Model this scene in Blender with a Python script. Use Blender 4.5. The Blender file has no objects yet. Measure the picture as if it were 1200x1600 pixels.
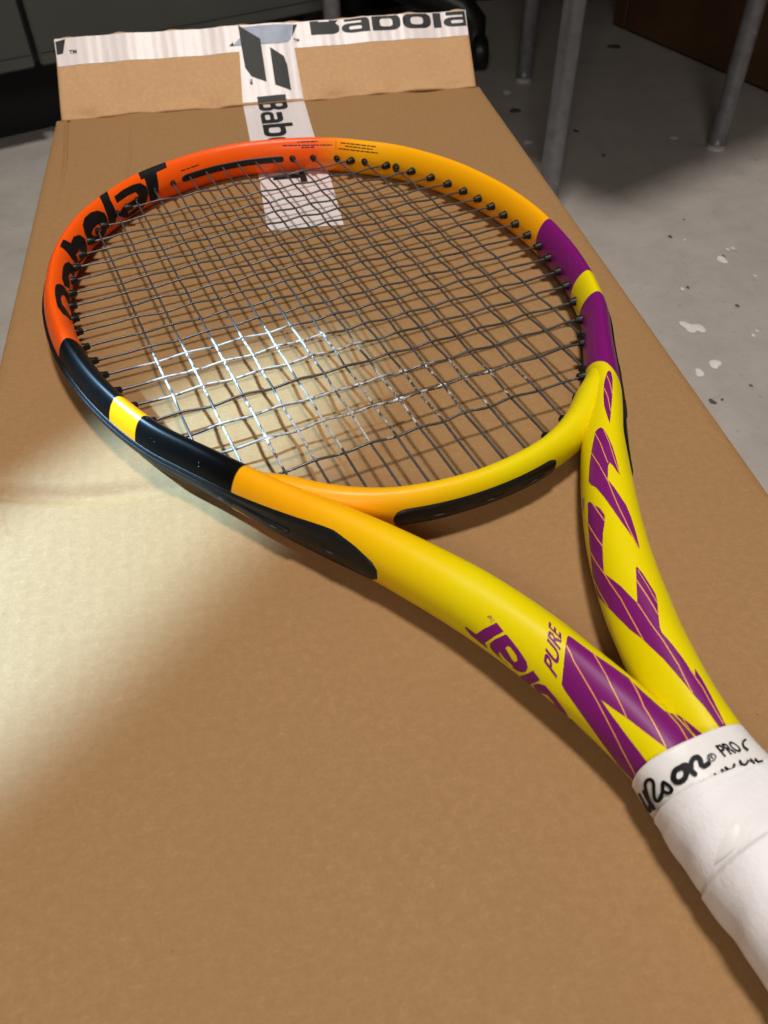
import bpy, bmesh, math, random
import numpy as np
from mathutils import Vector, Matrix
from mathutils.geometry import tessellate_polygon
random.seed(4); rng = np.random.default_rng(4)
R = math.radians
scene = bpy.context.scene
col = scene.collection

# ------------------------------------------------------------------ camera
CAM_H = 0.24516
ax = np.array([[0.98369555, -0.13857183, 0.11463384],      # world X in camera axes (x right, y down, z forward)
               [-0.17947034, -0.71544603, 0.67522395],     # world Y
               [-0.01155269, -0.68478816, -0.72865061]])   # world Z
cam_d = bpy.data.cameras.new('camera'); cam = bpy.data.objects.new('camera', cam_d); col.objects.link(cam)
M = Matrix(((ax[0][0], -ax[0][1], -ax[0][2], 0), (ax[1][0], -ax[1][1], -ax[1][2], 0),
            (ax[2][0], -ax[2][1], -ax[2][2], CAM_H), (0, 0, 0, 1)))
cam.matrix_world = M
cam_d.sensor_fit = 'VERTICAL'; cam_d.sensor_height = 24; cam_d.sensor_width = 18
cam_d.lens = 1275 / 1600 * 24
cam_d.clip_start = 0.01; cam_d.clip_end = 60
cam_d.dof.use_dof = True; cam_d.dof.focus_distance = 0.36; cam_d.dof.aperture_fstop = 13
scene.camera = cam

# ------------------------------------------------------------------ light and exposure
scene.view_settings.view_transform = 'Standard'; scene.view_settings.look = 'None'
scene.view_settings.exposure = 0.0; scene.view_settings.gamma = 1.0
world = bpy.data.worlds.new('World'); scene.world = world; world.use_nodes = True
bg = world.node_tree.nodes['Background']
bg.inputs['Color'].default_value = (1.0, 0.92, 0.86, 1); bg.inputs['Strength'].default_value = 0.07

def lamp(name, kind, loc, target, energy, color, **kw):
    d = bpy.data.lights.new(name, kind); d.energy = energy; d.color = color
    for k, v in kw.items(): setattr(d, k, v)
    o = bpy.data.objects.new(name, d); col.objects.link(o); o.location = loc
    o.rotation_euler = (Vector(target) - Vector(loc)).to_track_quat('-Z', 'Y').to_euler()
    return o
lamp('ceiling_lamp', 'AREA', (0.10, 0.30, 1.75), (0.07, 0.33, 0), 26, (1.0, 0.93, 0.86), shape='DISK', size=0.24)
lamp('camera_side_fill', 'AREA', (-0.5, -1.5, 1.5), (0.05, 0.6, 0), 14, (1.0, 0.93, 0.86), shape='DISK', size=0.6)  # added fill from behind the camera, brightens the raised flap
desk = lamp('desk_lamp', 'SPOT', (-0.70, 0.66, 0.60), (-0.094, 0.218, 0), 205, (0.37, 0.69, 1.0), spot_size=R(25), spot_blend=0.55, shadow_soft_size=0.014)
desk.rotation_euler = (desk.rotation_euler.to_matrix() @ Matrix.Rotation(R(-5), 3, 'Z')).to_euler(); desk.scale = (1, 0.17, 1)

# ------------------------------------------------------------------ helpers
def link(name, me, parent=None, mats=(), smooth=True):
    o = bpy.data.objects.new(name, me); col.objects.link(o)
    for m in mats:
        if len(me.materials) < len(mats): me.materials.append(m)
    if parent: o.parent = parent
    if smooth: me.polygons.foreach_set('use_smooth', [True] * len(me.polygons))
    return o
def from_py(name, v, f, parent=None, mats=(), smooth=True):
    me = bpy.data.meshes.new(name); me.from_pydata([tuple(map(float, p)) for p in v], [], [tuple(map(int, q)) for q in f]); me.update()
    return link(name, me, parent, mats, smooth)
def from_bm(name, bm, parent=None, mats=(), smooth=True):
    me = bpy.data.meshes.new(name); bm.to_mesh(me); bm.free()
    return link(name, me, parent, mats, smooth)
def thing(name, label, cat, loc=(0, 0, 0), rot=(0, 0, 0), group=None):
    o = bpy.data.objects.new(name, None); col.objects.link(o); o.location = loc; o.rotation_euler = rot
    o.empty_display_size = 0.02; o['label'] = label; o['category'] = cat
    if group: o['group'] = group
    return o
def grid_faces(n, m, wrap_m=False):
    f = []
    for i in range(n - 1):
        for j in range(m if wrap_m else m - 1):
            k = (j + 1) % m
            f.append((i * m + j, i * m + k, (i + 1) * m + k, (i + 1) * m + j))
    return f
def bx(bm, x0, y0, z0, x1, y1, z1):
    v = [bm.verts.new(p) for p in ((x0, y0, z0), (x1, y0, z0), (x1, y1, z0), (x0, y1, z0), (x0, y0, z1), (x1, y0, z1), (x1, y1, z1), (x0, y1, z1))]
    for q in ((3, 2, 1, 0), (4, 5, 6, 7), (0, 1, 5, 4), (1, 2, 6, 5), (2, 3, 7, 6), (3, 0, 4, 7)): bm.faces.new([v[i] for i in q])
def tube(pts, rad, seg=10, cap=True):
    """verts, faces of a round tube along pts; rad a number or one per point"""
    pts = np.asarray(pts, float); n = len(pts); rad = np.broadcast_to(rad, n)
    t = np.gradient(pts, axis=0); t /= np.linalg.norm(t, axis=1)[:, None]
    up = np.array([0, 0, 1.0]) if abs(t[0][2]) < 0.9 else np.array([1.0, 0, 0])
    a = np.cross(t, up); a /= np.linalg.norm(a, axis=1)[:, None]; b = np.cross(a, t)
    th = np.linspace(0, 2 * math.pi, seg, endpoint=False)
    v = (pts[:, None, :] + rad[:, None, None] * (np.cos(th)[None, :, None] * a[:, None, :] + np.sin(th)[None, :, None] * b[:, None, :])).reshape(-1, 3)
    f = grid_faces(n, seg, True)
    if cap: f += [tuple(range(seg)), tuple(range((n - 1) * seg, n * seg))[::-1]]
    return v, f
def spline(P, n):
    """natural cubic spline through P, n points evenly spaced by arc length"""
    P = np.asarray(P, float); d = np.r_[0, np.cumsum(np.linalg.norm(np.diff(P, axis=0), axis=1))]
    N = len(P); A = np.zeros((N, N)); B = np.zeros((N, P.shape[1])); h = np.diff(d)
    A[0, 0] = A[-1, -1] = 1
    for i in range(1, N - 1):
        A[i, i - 1] = h[i - 1]; A[i, i] = 2 * (h[i - 1] + h[i]); A[i, i + 1] = h[i]
        B[i] = 6 * ((P[i + 1] - P[i]) / h[i] - (P[i] - P[i - 1]) / h[i - 1])
    m = np.linalg.solve(A, B)
    def ev(t):
        i = np.clip(np.searchsorted(d, t) - 1, 0, N - 2); u = t - d[i]; w = d[i + 1] - t; H = h[i][:, None]
        u = u[:, None]; w = w[:, None]
        return m[i] * w**3 / (6 * H) + m[i + 1] * u**3 / (6 * H) + (P[i] / H - m[i] * H / 6) * w + (P[i + 1] / H - m[i + 1] * H / 6) * u
    t = np.linspace(0, d[-1], n * 6); q = ev(t)
    L = np.r_[0, np.cumsum(np.linalg.norm(np.diff(q, axis=0), axis=1))]
    tt = np.interp(np.linspace(0, L[-1], n), L, t)
    return ev(tt)
def smooth_step(x, a, b):
    t = np.clip((x - a) / (b - a), 0, 1); return t * t * (3 - 2 * t)

# ------------------------------------------------------------------ materials
def mat(name):
    m = bpy.data.materials.new(name); m.use_nodes = True
    nt = m.node_tree; return m, nt, nt.nodes['Principled BSDF']
def N(nt, kind, **kw):
    n = nt.nodes.new(kind)
    for k, v in kw.items():
        if k == 'inp':
            for a, b in v.items(): n.inputs[a].default_value = b
        else: setattr(n, k, v)
    return n
def mathn(nt, op, a, b=None, c=None):
    n = nt.nodes.new('ShaderNodeMath'); n.operation = op
    for i, x in enumerate((a, b, c)):
        if x is None: continue
        if isinstance(x, (int, float)): n.inputs[i].default_value = x
        else: nt.links.new(x, n.inputs[i])
    return n.outputs[0]
def mix(nt, fac, a, b):
    n = nt.nodes.new('ShaderNodeMix'); n.data_type = 'RGBA'
    for i, x in ((0, fac), (6, a), (7, b)):
        if isinstance(x, (int, float)): n.inputs[i].default_value = x
        elif isinstance(x, (tuple, list)): n.inputs[i].default_value = tuple(x) + ((1,) if len(x) == 3 else ())
        else: nt.links.new(x, n.inputs[i])
    return n.outputs[2]
def noise(nt, scale, detail=4, rough=0.55, vec=None):
    n = N(nt, 'ShaderNodeTexNoise', inp={'Scale': scale, 'Detail': detail, 'Roughness': rough})
    if vec is not None: nt.links.new(vec, n.inputs['Vector'])
    return n.outputs['Fac']
def ramp(nt, fac, a, b, lo=0.0, hi=1.0):
    n = nt.nodes.new('ShaderNodeMapRange'); nt.links.new(fac, n.inputs[0])
    for i, v in ((1, a), (2, b), (3, lo), (4, hi)): n.inputs[i].default_value = v
    return n.outputs[0]
def objco(nt, scale=None):
    t = nt.nodes.new('ShaderNodeTexCoord')
    if scale is None: return t.outputs['Object']
    m = nt.nodes.new('ShaderNodeMapping'); m.inputs['Scale'].default_value = scale
    nt.links.new(t.outputs['Object'], m.inputs['Vector']); return m.outputs[0]
def bump(nt, b, h, strength, dist=0.001):
    n = N(nt, 'ShaderNodeBump', inp={'Strength': strength, 'Distance': dist}); nt.links.new(h, n.inputs['Height'])
    nt.links.new(n.outputs[0], b.inputs['Normal'])
def simple(name, c, rough=0.5, metal=0.0, spec=0.5, var=0.0, vscale=40, bscale=0, bstr=0.1, coat=0.0):
    m, nt, b = mat(name); b.inputs['Roughness'].default_value = rough; b.inputs['Metallic'].default_value = metal
    b.inputs['Specular IOR Level'].default_value = spec; b.inputs['Coat Weight'].default_value = coat
    b.inputs['Base Color'].default_value = (*c, 1)
    co = objco(nt)
    if var:
        f = noise(nt, vscale, 5, 0.6, co)
        nt.links.new(mix(nt, ramp(nt, f, 0.3, 0.7), tuple(x * (1 - var) for x in c), tuple(min(1, x * (1 + var)) for x in c)), b.inputs['Base Color'])
    if bscale: bump(nt, b, noise(nt, bscale, 4, 0.6, co), bstr)
    return m
ORANGE = (0.97, 0.110, 0.004); AMBER = (0.97, 0.43, 0.002); YELLOW = (0.80, 0.66, 0.001); PURPLE = (0.19, 0.007, 0.15); BLACK = (0.004, 0.004, 0.0042)

def cardboard(name, c=(0.358, 0.204, 0.084), flute_axis=None):
    m, nt, b = mat(name); b.inputs['Roughness'].default_value = 0.72; b.inputs['Specular IOR Level'].default_value = 0.35
    co = objco(nt)
    big = noise(nt, 11, 5, 0.6, co); mid = noise(nt, 300, 3, 0.6, co); fine = noise(nt, 950, 3, 0.6, co)
    fib = noise(nt, 520, 2, 0.55, objco(nt, (0.42, 1.5, 1))); fib2 = noise(nt, 430, 2, 0.5, objco(nt, (1.4, 0.45, 1)))
    sp = noise(nt, 260, 2, 0.5, co)
    x = mix(nt, ramp(nt, big, 0.3, 0.7), (c[0] * 0.94, c[1] * 0.93, c[2] * 0.90), (c[0] * 1.05, c[1] * 1.06, c[2] * 1.08))
    x = mix(nt, ramp(nt, mid, 0.30, 0.70, 0, 1.0), x, (c[0] * 0.86, c[1] * 0.84, c[2] * 0.82))
    x = mix(nt, ramp(nt, fine, 0.35, 0.75, 0, 0.75), x, (c[0] * 0.80, c[1] * 0.77, c[2] * 0.72))
    x = mix(nt, ramp(nt, fib, 0.60, 0.80, 0, 0.36), x, (c[0] * 1.25, c[1] * 1.30, c[2] * 1.42))
    x = mix(nt, ramp(nt, fib2, 0.62, 0.80, 0, 0.28), x, (c[0] * 1.2, c[1] * 1.25, c[2] * 1.35))
    x = mix(nt, ramp(nt, sp, 0.76, 0.80, 0, 0.65), x, (c[0] * 0.35, c[1] * 0.30, c[2] * 0.28))
    scu = noise(nt, 26, 3, 0.7, objco(nt, (0.25, 1.4, 1)))
    x = mix(nt, ramp(nt, scu, 0.66, 0.74, 0, 0.22), x, (c[0] * 0.7, c[1] * 0.66, c[2] * 0.6))
    nt.links.new(x, b.inputs['Base Color'])
    h = mathn(nt, 'ADD', mathn(nt, 'MULTIPLY', fib, 0.6), mathn(nt, 'ADD', mathn(nt, 'MULTIPLY', mid, 0.6), mathn(nt, 'MULTIPLY', big, 2.0)))
    if flute_axis is not None:
        sep = nt.nodes.new('ShaderNodeSeparateXYZ'); nt.links.new(co, sep.inputs[0])
        w = mathn(nt, 'SINE', mathn(nt, 'MULTIPLY', sep.outputs[flute_axis], 2 * math.pi / 0.0075))
        h = mathn(nt, 'ADD', h, mathn(nt, 'MULTIPLY', w, 0.13))
    bump(nt, b, h, 0.35, 0.0004)
    return m
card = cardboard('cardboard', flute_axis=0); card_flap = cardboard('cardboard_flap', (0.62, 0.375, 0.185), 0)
def tape_mat():
    m, nt, b = mat('printed_packing_tape'); b.inputs['Roughness'].default_value = 0.38; b.inputs['Specular IOR Level'].default_value = 0.4
    co = objco(nt)
    sep = nt.nodes.new('ShaderNodeSeparateXYZ'); nt.links.new(co, sep.inputs[0])
    w = mathn(nt, 'SINE', mathn(nt, 'MULTIPLY', sep.outputs[0], 2 * math.pi / 0.0075))
    f = noise(nt, 60, 4, 0.6, co)
    st = mathn(nt, 'MULTIPLY', ramp(nt, w, 0.2, 1.0), ramp(nt, f, 0.45, 0.65))
    nt.links.new(mix(nt, mathn(nt, 'MULTIPLY', st, 0.4), (0.74, 0.68, 0.67), (0.62, 0.52, 0.49)), b.inputs['Base Color'])
    bump(nt, b, mathn(nt, 'ADD', w, mathn(nt, 'MULTIPLY', f, 6)), 0.14, 0.0004)
    return m
tape_m = tape_mat()
ink = simple('black_ink', (0.011, 0.012, 0.013), 0.55, spec=0.3, var=0.2, vscale=120)
ink_blue = simple('slate_blue_ink', (0.27, 0.32, 0.42), 0.5, var=0.15, vscale=120)

def frame_mat(zones=True):
    """frame lacquer: colour fields along the hoop (uv.x = metres from the tip, uv.y = turn round the tube)"""
    m, nt, b = mat('frame_lacquer'); b.inputs['Roughness'].default_value = 0.33; b.inputs['Specular IOR Level'].default_value = 0.26
    b.inputs['Coat Weight'].default_value = 0.0; b.inputs['Coat Roughness'].default_value = 0.25
    uv = nt.nodes.new('ShaderNodeUVMap'); uv.uv_map = 'sweep'
    sep = nt.nodes.new('ShaderNodeSeparateXYZ'); nt.links.new(uv.outputs[0], sep.inputs[0])
    s, v = sep.outputs[0], sep.outputs[1]
    c = None
    def edge(s0, k, curve=0.0):      # 1 beyond s0, the edge slanting and bowing round the tube
        t = mathn(nt, 'SUBTRACT', v, 0.33)
        x = mathn(nt, 'SUBTRACT', s, mathn(nt, 'MULTIPLY', t, k))
        if curve: x = mathn(nt, 'SUBTRACT', x, mathn(nt, 'MULTIPLY', mathn(nt, 'MULTIPLY', t, t), curve))
        return ramp(nt, x, s0 - 0.0003, s0 + 0.0003)
    c = mix(nt, ramp(nt, s, -0.485, -0.415), YELLOW, AMBER)
    for s0, k, cu, colr in ZONES:
        if colr == 'fade':
            c = mix(nt, ramp(nt, s, s0 - k, s0 + k), c, AMBER)
        else: c = mix(nt, edge(s0, k, cu), c, colr)
    nt.links.new(c, b.inputs['Base Color'])
    dust = ramp(nt, noise(nt, 620, 2, 0.5, objco(nt)), 0.775, 0.80, 0, 0.55)
    c = mix(nt, dust, c, (0.75, 0.72, 0.70))
    nt.links.new(c, b.inputs['Base Color'])
    lum = nt.nodes.new('ShaderNodeSeparateColor'); nt.links.new(c, lum.inputs[0]); nt.links.new(ramp(nt, lum.outputs[0], 0.005, 0.1, 0.06, 0.24), b.inputs['Specular IOR Level'])
    sm = noise(nt, 38, 4, 0.65, objco(nt)); nt.links.new(ramp(nt, sm, 0.3, 0.7, 0.29, 0.42), b.inputs['Roughness'])
    fl = noise(nt, 2600, 2, 0.5, objco(nt))
    bump(nt, b, fl, 0.05, 0.0002)
    return m

# ------------------------------------------------------------------ racket outline (metres, origin at the head centre)
CX, CY = 0.03343206, 0.38669361
RZ = math.asin(0.2475)
INNER = np.array([(0, 159.6), (8, 159.4), (17, 158), (28.5, 155.4), (41, 151.2), (53.5, 146), (67, 137.7), (79, 127), (91.3, 115), (102, 99.8),
                  (109.1, 86.2), (114.6, 73.3), (118.6, 60), (121.6, 47), (123.8, 34.5), (124.9, 21.7), (125.3, 9), (124.7, -5.5), (123.3, -19), (121.1, -32.5),
                  (118, -47), (114, -61), (109, -75.4), (102.5, -90.4), (93.5, -107), (85, -121)]) / 1000
WALL = 0.0018
def half_path():
    p = spline(np.r_[INNER[:0:-1] * [-1, 1], INNER], 801)[400:]
    t = np.gradient(p, axis=0); t /= np.linalg.norm(t, axis=1)[:, None]
    n = np.c_[-t[:, 1], t[:, 0]]; n *= np.sign((n * p).sum(1))[:, None]
    c = p + n * (WALL + 0.0058)
    c = c[c[:, 1] > -0.098][::12]
    arm = np.array([(98.6, -111.6), (88, -129), (75.5, -149), (63, -167), (51.2, -184.5), (41.4, -201), (31.9, -218.5), (23.7, -237), (17.3, -255), (13, -270), (9.4, -285), (7.4, -300), (7, -345)]) / 1000
    return np.r_[c, arm]
HP = half_path()
PATH = spline(np.r_[HP[:0:-1] * [-1, 1], HP], 1101)     # from the left arm round the head to the right arm
dl = np.linalg.norm(np.diff(PATH, axis=0), axis=1)
S = np.r_[0, np.cumsum(dl)]; S -= S[-1] / 2                 # arc length from the tip, right side positive
TAN = np.gradient(PATH, axis=0); TAN /= np.linalg.norm(TAN, axis=1)[:, None]
NRM = np.c_[-TAN[:, 1], TAN[:, 0]]                         # outward
def prof(y):
    hw = np.interp(-y, [-0.175, -0.1, 0.0, 0.108, 0.15, 0.20, 0.25, 0.30, 0.36], np.array([6.1, 6.1, 6.3, 6.6, 8.1, 10.3, 11.7, 10.9, 9.5]) / 1000)
    hh = np.interp(-y, [-0.175, -0.1, 0.0, 0.108, 0.20, 0.27, 0.30, 0.36], np.array([10.8, 11.4, 12.2, 12.5, 12.5, 12.6, 12.6, 12.6]) / 1000)
    ex = np.interp(-y, [0.06, 0.16, 0.22, 0.26, 0.30], [1.72, 1.9, 2.1, 1.72, 2.1])
    return hw, hh, ex
def frame_point(s, phi, off=0.0):
    """points (and normals) on the frame tube; phi in degrees: 0 outward, 90 up, 180 towards the strings"""
    s = np.asarray(s, float); ph = np.radians(np.asarray(phi, float))
    c = np.c_[np.interp(s, S, PATH[:, 0]), np.interp(s, S, PATH[:, 1])]
    n = np.c_[np.interp(s, S, NRM[:, 0]), np.interp(s, S, NRM[:, 1])]; n /= np.linalg.norm(n, axis=1)[:, None]
    hw, hh, ex = prof(c[:, 1])
    C, Sn = np.cos(ph), np.sin(ph)
    a = hw * np.sign(C) * np.abs(C) ** (2 / ex); b = hh * np.sign(Sn) * np.abs(Sn) ** (2 / ex)
    na = np.sign(C) * np.abs(C) ** (2 - 2 / ex) / hw; nb = np.sign(Sn) * np.abs(Sn) ** (2 - 2 / ex) / hh
    l = np.hypot(na, nb); na /= l; nb /= l
    a = a + na * off; b = b + nb * off
    return np.c_[c[:, 0] + n[:, 0] * a, c[:, 1] + n[:, 1] * a, b], np.c_[n[:, 0] * na, n[:, 1] * na, nb]

ZONES = [(-0.3835, 0, 0.010, BLACK), (-0.3282, 0, 0, (0.97, 0.33, 0.003)), (-0.3091, 0, 0, BLACK), (-0.2530, 0, 0.012, ORANGE), (0.075, 0.016, 0, 'fade'),
         (0.2530, 0, 0.012, PURPLE), (0.3105, 0, -0.02, YELLOW), (0.3305, 0, -0.02, PURPLE), (0.3866, -0.04, 0.05, YELLOW)]

racket = thing('tennis_racket', 'tennis racket in orange, black, yellow and purple lying strings-up on the cardboard box', 'tennis racket',
               (CX, CY, 0.0132), (0, 0, 0))
racket.rotation_euler = Matrix.Rotation(RZ, 4, 'Z').to_euler()
racket.matrix_world = Matrix.Translation((CX, CY, 0.0132)) @ Matrix.Rotation(RZ, 4, 'Z') @ Matrix.Rotation(-0.0105, 4, 'X')

lac = frame_mat()
def build_frame():
    nphi = 48
    ph = np.linspace(0, 360, nphi + 1)
    si = np.linspace(S[0], S[-1], 720)
    ss, pp = np.meshgrid(si, ph, indexing='ij')
    v, _ = frame_point(ss.ravel(), pp.ravel())
    v = v.reshape(len(si), nphi + 1, 3)[:, :-1].reshape(-1, 3)
    f = grid_faces(len(si), nphi, True)
    o = from_py('frame', v, f, racket, (lac,))
    uvl = o.data.uv_layers.new(name='sweep')
    uv = np.zeros((len(f) * 4, 2), np.float32); k = 0
    for i in range(len(si) - 1):
        a, b = si[i], si[i + 1]
        for j in range(nphi):
            p0, p1 = j / nphi, (j + 1) / nphi
            uv[k:k + 4] = ((a, p0), (a, p1), (b, p1), (b, p0)); k += 4
    uvl.data.foreach_set('uv', uv.ravel())
    return o
frame = build_frame()

# throat bridge
BR = spline(np.array([(-96, -112), (-86.5, -130), (-73, -144.5), (-60, -155.5), (-45, -164), (-28, -169.5), (-10, -172.2), (10, -172.2), (28, -169.5), (45, -164), (60, -155.5), (73, -144.5), (86.5, -130), (96, -112)]) / 1000, 161)
BT = np.gradient(BR, axis=0); BT /= np.linalg.norm(BT, axis=1)[:, None]; BN = np.c_[BT[:, 1], -BT[:, 0]]   # outward = towards the handle
BS = np.r_[0, np.cumsum(np.linalg.norm(np.diff(BR, axis=0), axis=1))]; BS -= BS[-1] / 2
def bridge_point(s, phi, off=0.0):
    s = np.asarray(s, float); ph = np.radians(np.asarray(phi, float))
    c = np.c_[np.interp(s, BS, BR[:, 0]), np.interp(s, BS, BR[:, 1])]
    n = np.c_[np.interp(s, BS, BN[:, 0]), np.interp(s, BS, BN[:, 1])]; n /= np.linalg.norm(n, axis=1)[:, None]
    e = np.abs(s)
    hw = np.interp(e, [0, 0.035, 0.06, 0.075, 0.10, 0.13], np.array([5.4, 5.6, 7.0, 7.6, 4.8, 2.5]) / 1000)
    hh = np.interp(e, [0, 0.035, 0.06, 0.08, 0.10, 0.13], np.array([8.4, 8.9, 10.3, 11.2, 9.0, 5]) / 1000)
    C, Sn = np.cos(ph), np.sin(ph)
    na, nb = C / hw, Sn / hh; l = np.hypot(na, nb); na /= l; nb /= l
    a = hw * C + na * off; b = hh * Sn + nb * off
    return np.c_[c[:, 0] + n[:, 0] * a, c[:, 1] + n[:, 1] * a, b], np.c_[n[:, 0] * na, n[:, 1] * na, nb]
def patch(fn, s0, s1, p0, p1, ns, npz, off, edge=0.0006, name='patch', parent=None, m=None, round_r=None, taper=None):
    """a raised strip lying on a tube between two angles; its rim rolls down to the tube"""
    ss = np.linspace(s0, s1, ns); pp = np.linspace(p0, p1, npz)
    v = []
    for i, s in enumerate(ss):
        k = 1.0
        if round_r:
            d = min(s - s0, s1 - s)
            if d < round_r: k = math.sqrt(max(0, 1 - (1 - d / round_r) ** 2))
        a, b = (p0, p1) if taper is None else taper(s)
        mid = (a + b) / 2; h = (b - a) / 2 * max(k, 0.05)
        q = np.linspace(mid - h, mid + h, npz)
        o = np.full(npz, off); o[0] = o[-1] = -0.0004
        if i in (0, ns - 1): o[:] = -0.0004
        p = np.zeros((npz, 3))
        for j in range(npz): p[j] = fn([s], [q[j]], o[j])[0][0]
        v.append(p)
    return from_py(name, np.concatenate(v), grid_faces(ns, npz), parent, (m,))
def bridge_mat():
    m, nt, b = mat('bridge_lacquer'); b.inputs['Roughness'].default_value = 0.40; b.inputs['Specular IOR Level'].default_value = 0.24; b.inputs['Coat Weight'].default_value = 0.05
    b.inputs['Coat Roughness'].default_value = 0.25
    sep = nt.nodes.new('ShaderNodeSeparateXYZ'); nt.links.new(objco(nt), sep.inputs[0])
    nt.links.new(mix(nt, ramp(nt, sep.outputs[0], -0.045, 0.012), AMBER, YELLOW), b.inputs['Base Color'])
    bump(nt, b, noise(nt, 2600, 2, 0.5, objco(nt)), 0.05, 0.0002)
    return m
def build_bridge():
    nphi = 36; ph = np.linspace(0, 360, nphi, endpoint=False)
    ss, pp = np.meshgrid(BS, ph, indexing='ij'); v, _ = bridge_point(ss.ravel(), pp.ravel())
    return from_py('throat_bridge', v, [q[::-1] for q in grid_faces(len(BS), nphi, True)], racket, (bridge_mat(),))
bridge = build_bridge()

# ------------------------------------------------------------------ strings, grommets and inserts
MAINX = np.array([5.3, 16.9, 28.4, 40.8, 53.5, 67.2, 81.6, 96.0]) / 1000; MAINX = np.r_[-MAINX[::-1], MAINX]
CROSSY = np.array([132.2, 115.2, 99.8, 86.2, 73.3, 60, 47, 34.5, 21.7, 9, -5.5, -19, -32.5, -47, -61, -75.4, -90.5, -108, -130]) / 1000
TIPY = {0.0053: 161, 0.0169: 159.8, 0.0284: 157, 0.0408: 153, 0.0535: 147.8, 0.0672: 139.3, 0.0816: 126.2, 0.096: 108.5}
THRY = {0.0053: -166.6, 0.0169: -165.6, 0.0284: -163.2, 0.0408: -158.8, 0.0535: -152.5, 0.0672: -142.5, 0.0816: -126, 0.096: -103.5}
def inner_x(y): return float(np.interp(-y, -INNER[:, 1], INNER[:, 0])) if y > -0.121 else float(np.interp(-y, [0.121, 0.130], [0.085, 0.0775]))
STR_R = 0.00060
def string_mat():
    m, nt, b = mat('string_polyester'); b.inputs['Roughness'].default_value = 0.30
    co = objco(nt); sep = nt.nodes.new('ShaderNodeSeparateXYZ'); nt.links.new(co, sep.inputs[0]); x, y = sep.outputs[0], sep.outputs[1]
    n1 = mathn(nt, 'MULTIPLY', mathn(nt, 'SUBTRACT', noise(nt, 130, 3, 0.6, co), 0.5), 0.016)
    xj = mathn(nt, 'ADD', x, n1); yj = mathn(nt, 'ADD', y, mathn(nt, 'MULTIPLY', n1, 0.7))
    def within(v, lo, hi, soft=0.0008):
        a = ramp(nt, v, lo - soft, lo + soft); c = ramp(nt, v, hi - soft, hi + soft, 1, 0)
        return mathn(nt, 'MULTIPLY', a, c)
    r1 = mathn(nt, 'ADD', x, mathn(nt, 'MULTIPLY', mathn(nt, 'ADD', y, 0.032), 0.9))     # slanting right end
    b1 = mathn(nt, 'MULTIPLY', within(yj, -0.068, -0.0265), mathn(nt, 'MULTIPLY', ramp(nt, xj, -0.106, -0.1), ramp(nt, mathn(nt, 'ADD', r1, n1), -0.030, -0.026, 1, 0)))
    r2 = mathn(nt, 'ADD', x, mathn(nt, 'MULTIPLY', mathn(nt, 'ADD', y, 0.090), 1.33))
    b2 = mathn(nt, 'MULTIPLY', within(yj, -0.129, -0.0805), mathn(nt, 'MULTIPLY', ramp(nt, xj, -0.089, -0.085), ramp(nt, mathn(nt, 'ADD', r2, n1), 0.024, 0.029, 1, 0)))
    w = mathn(nt, 'MAXIMUM', b1, b2)
    wear = noise(nt, 230, 4, 0.6, co)
    fadeR = ramp(nt, x, -0.04, 0.03, 0.0, 0.17)
    thr = mathn(nt, 'SUBTRACT', wear, fadeR)
    w = mathn(nt, 'MULTIPLY', w, ramp(nt, thr, 0.36, 0.50))
    stain = noise(nt, 60, 2, 0.5, co)
    base = mix(nt, ramp(nt, stain, 0.35, 0.65), (0.065, 0.062, 0.062), (0.105, 0.10, 0.099))
    nt.links.new(mix(nt, w, base, (0.47, 0.48, 0.49)), b.inputs['Base Color'])
    nt.links.new(ramp(nt, w, 0, 1, 0.32, 0.5), b.inputs['Roughness'])
    nt.links.new(ramp(nt, w, 0, 1, 0.2, 0.0), b.inputs['Metallic'])
    bump(nt, b, mathn(nt, 'MULTIPLY', wear, w), 0.5, 0.0003)
    return m
str_m = string_mat()
black_rub = simple('black_grommet_plastic', (0.008, 0.008, 0.009), 0.42, spec=0.3, var=0.3, vscale=300, bscale=900, bstr=0.08)
WA = 0.00050
def weave(t, knots, sign0):
    """height along a string that passes over and under the crossing strings at the knots"""
    k = np.r_[knots[0] - 0.013, knots, knots[-1] + 0.013]; v = np.r_[0, [sign0 * (-1) ** i for i in range(len(knots))], 0] * WA
    i = np.clip(np.searchsorted(k, t) - 1, 0, len(k) - 2)
    u = np.clip((t - k[i]) / (k[i + 1] - k[i]), 0, 1); u = u * u * (3 - 2 * u)
    return v[i] * (1 - u) + v[i + 1] * u
mj = rng.normal(0, 0.00018, (16, 19)); cj = rng.normal(0, 0.00028, (19, 16))
ends = []       # (x, y, dx, dy) of every string end
for i, x in enumerate(MAINX):
    a = round(abs(x), 4); y0, y1 = THRY[a] / 1000 - 0.003, TIPY[a] / 1000 + 0.003
    ks = [y for y in CROSSY[::-1] if abs(x) < inner_x(y) and y0 + 0.004 < y < y1 - 0.004]
    t = np.linspace(y0, y1, 150); ks = np.array(ks); n0 = 19 - len(CROSSY[CROSSY >= ks[0]])
    sg = 1 if (i + int(np.where(np.isclose(CROSSY, ks[0]))[0][0])) % 2 == 0 else -1
    xo = np.interp(t, np.r_[y0, ks, y1], np.r_[0, mj[i][:len(ks)] * 0.8, 0])
    v, f = tube(np.c_[x + xo, t, weave(t, ks, sg)], STR_R, 8)
    from_py('main_string', v, f, racket, (str_m,))
    ends += [(x, y1 - 0.003, 0, 1), (x, y0 + 0.003, 0, -1)]
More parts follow.
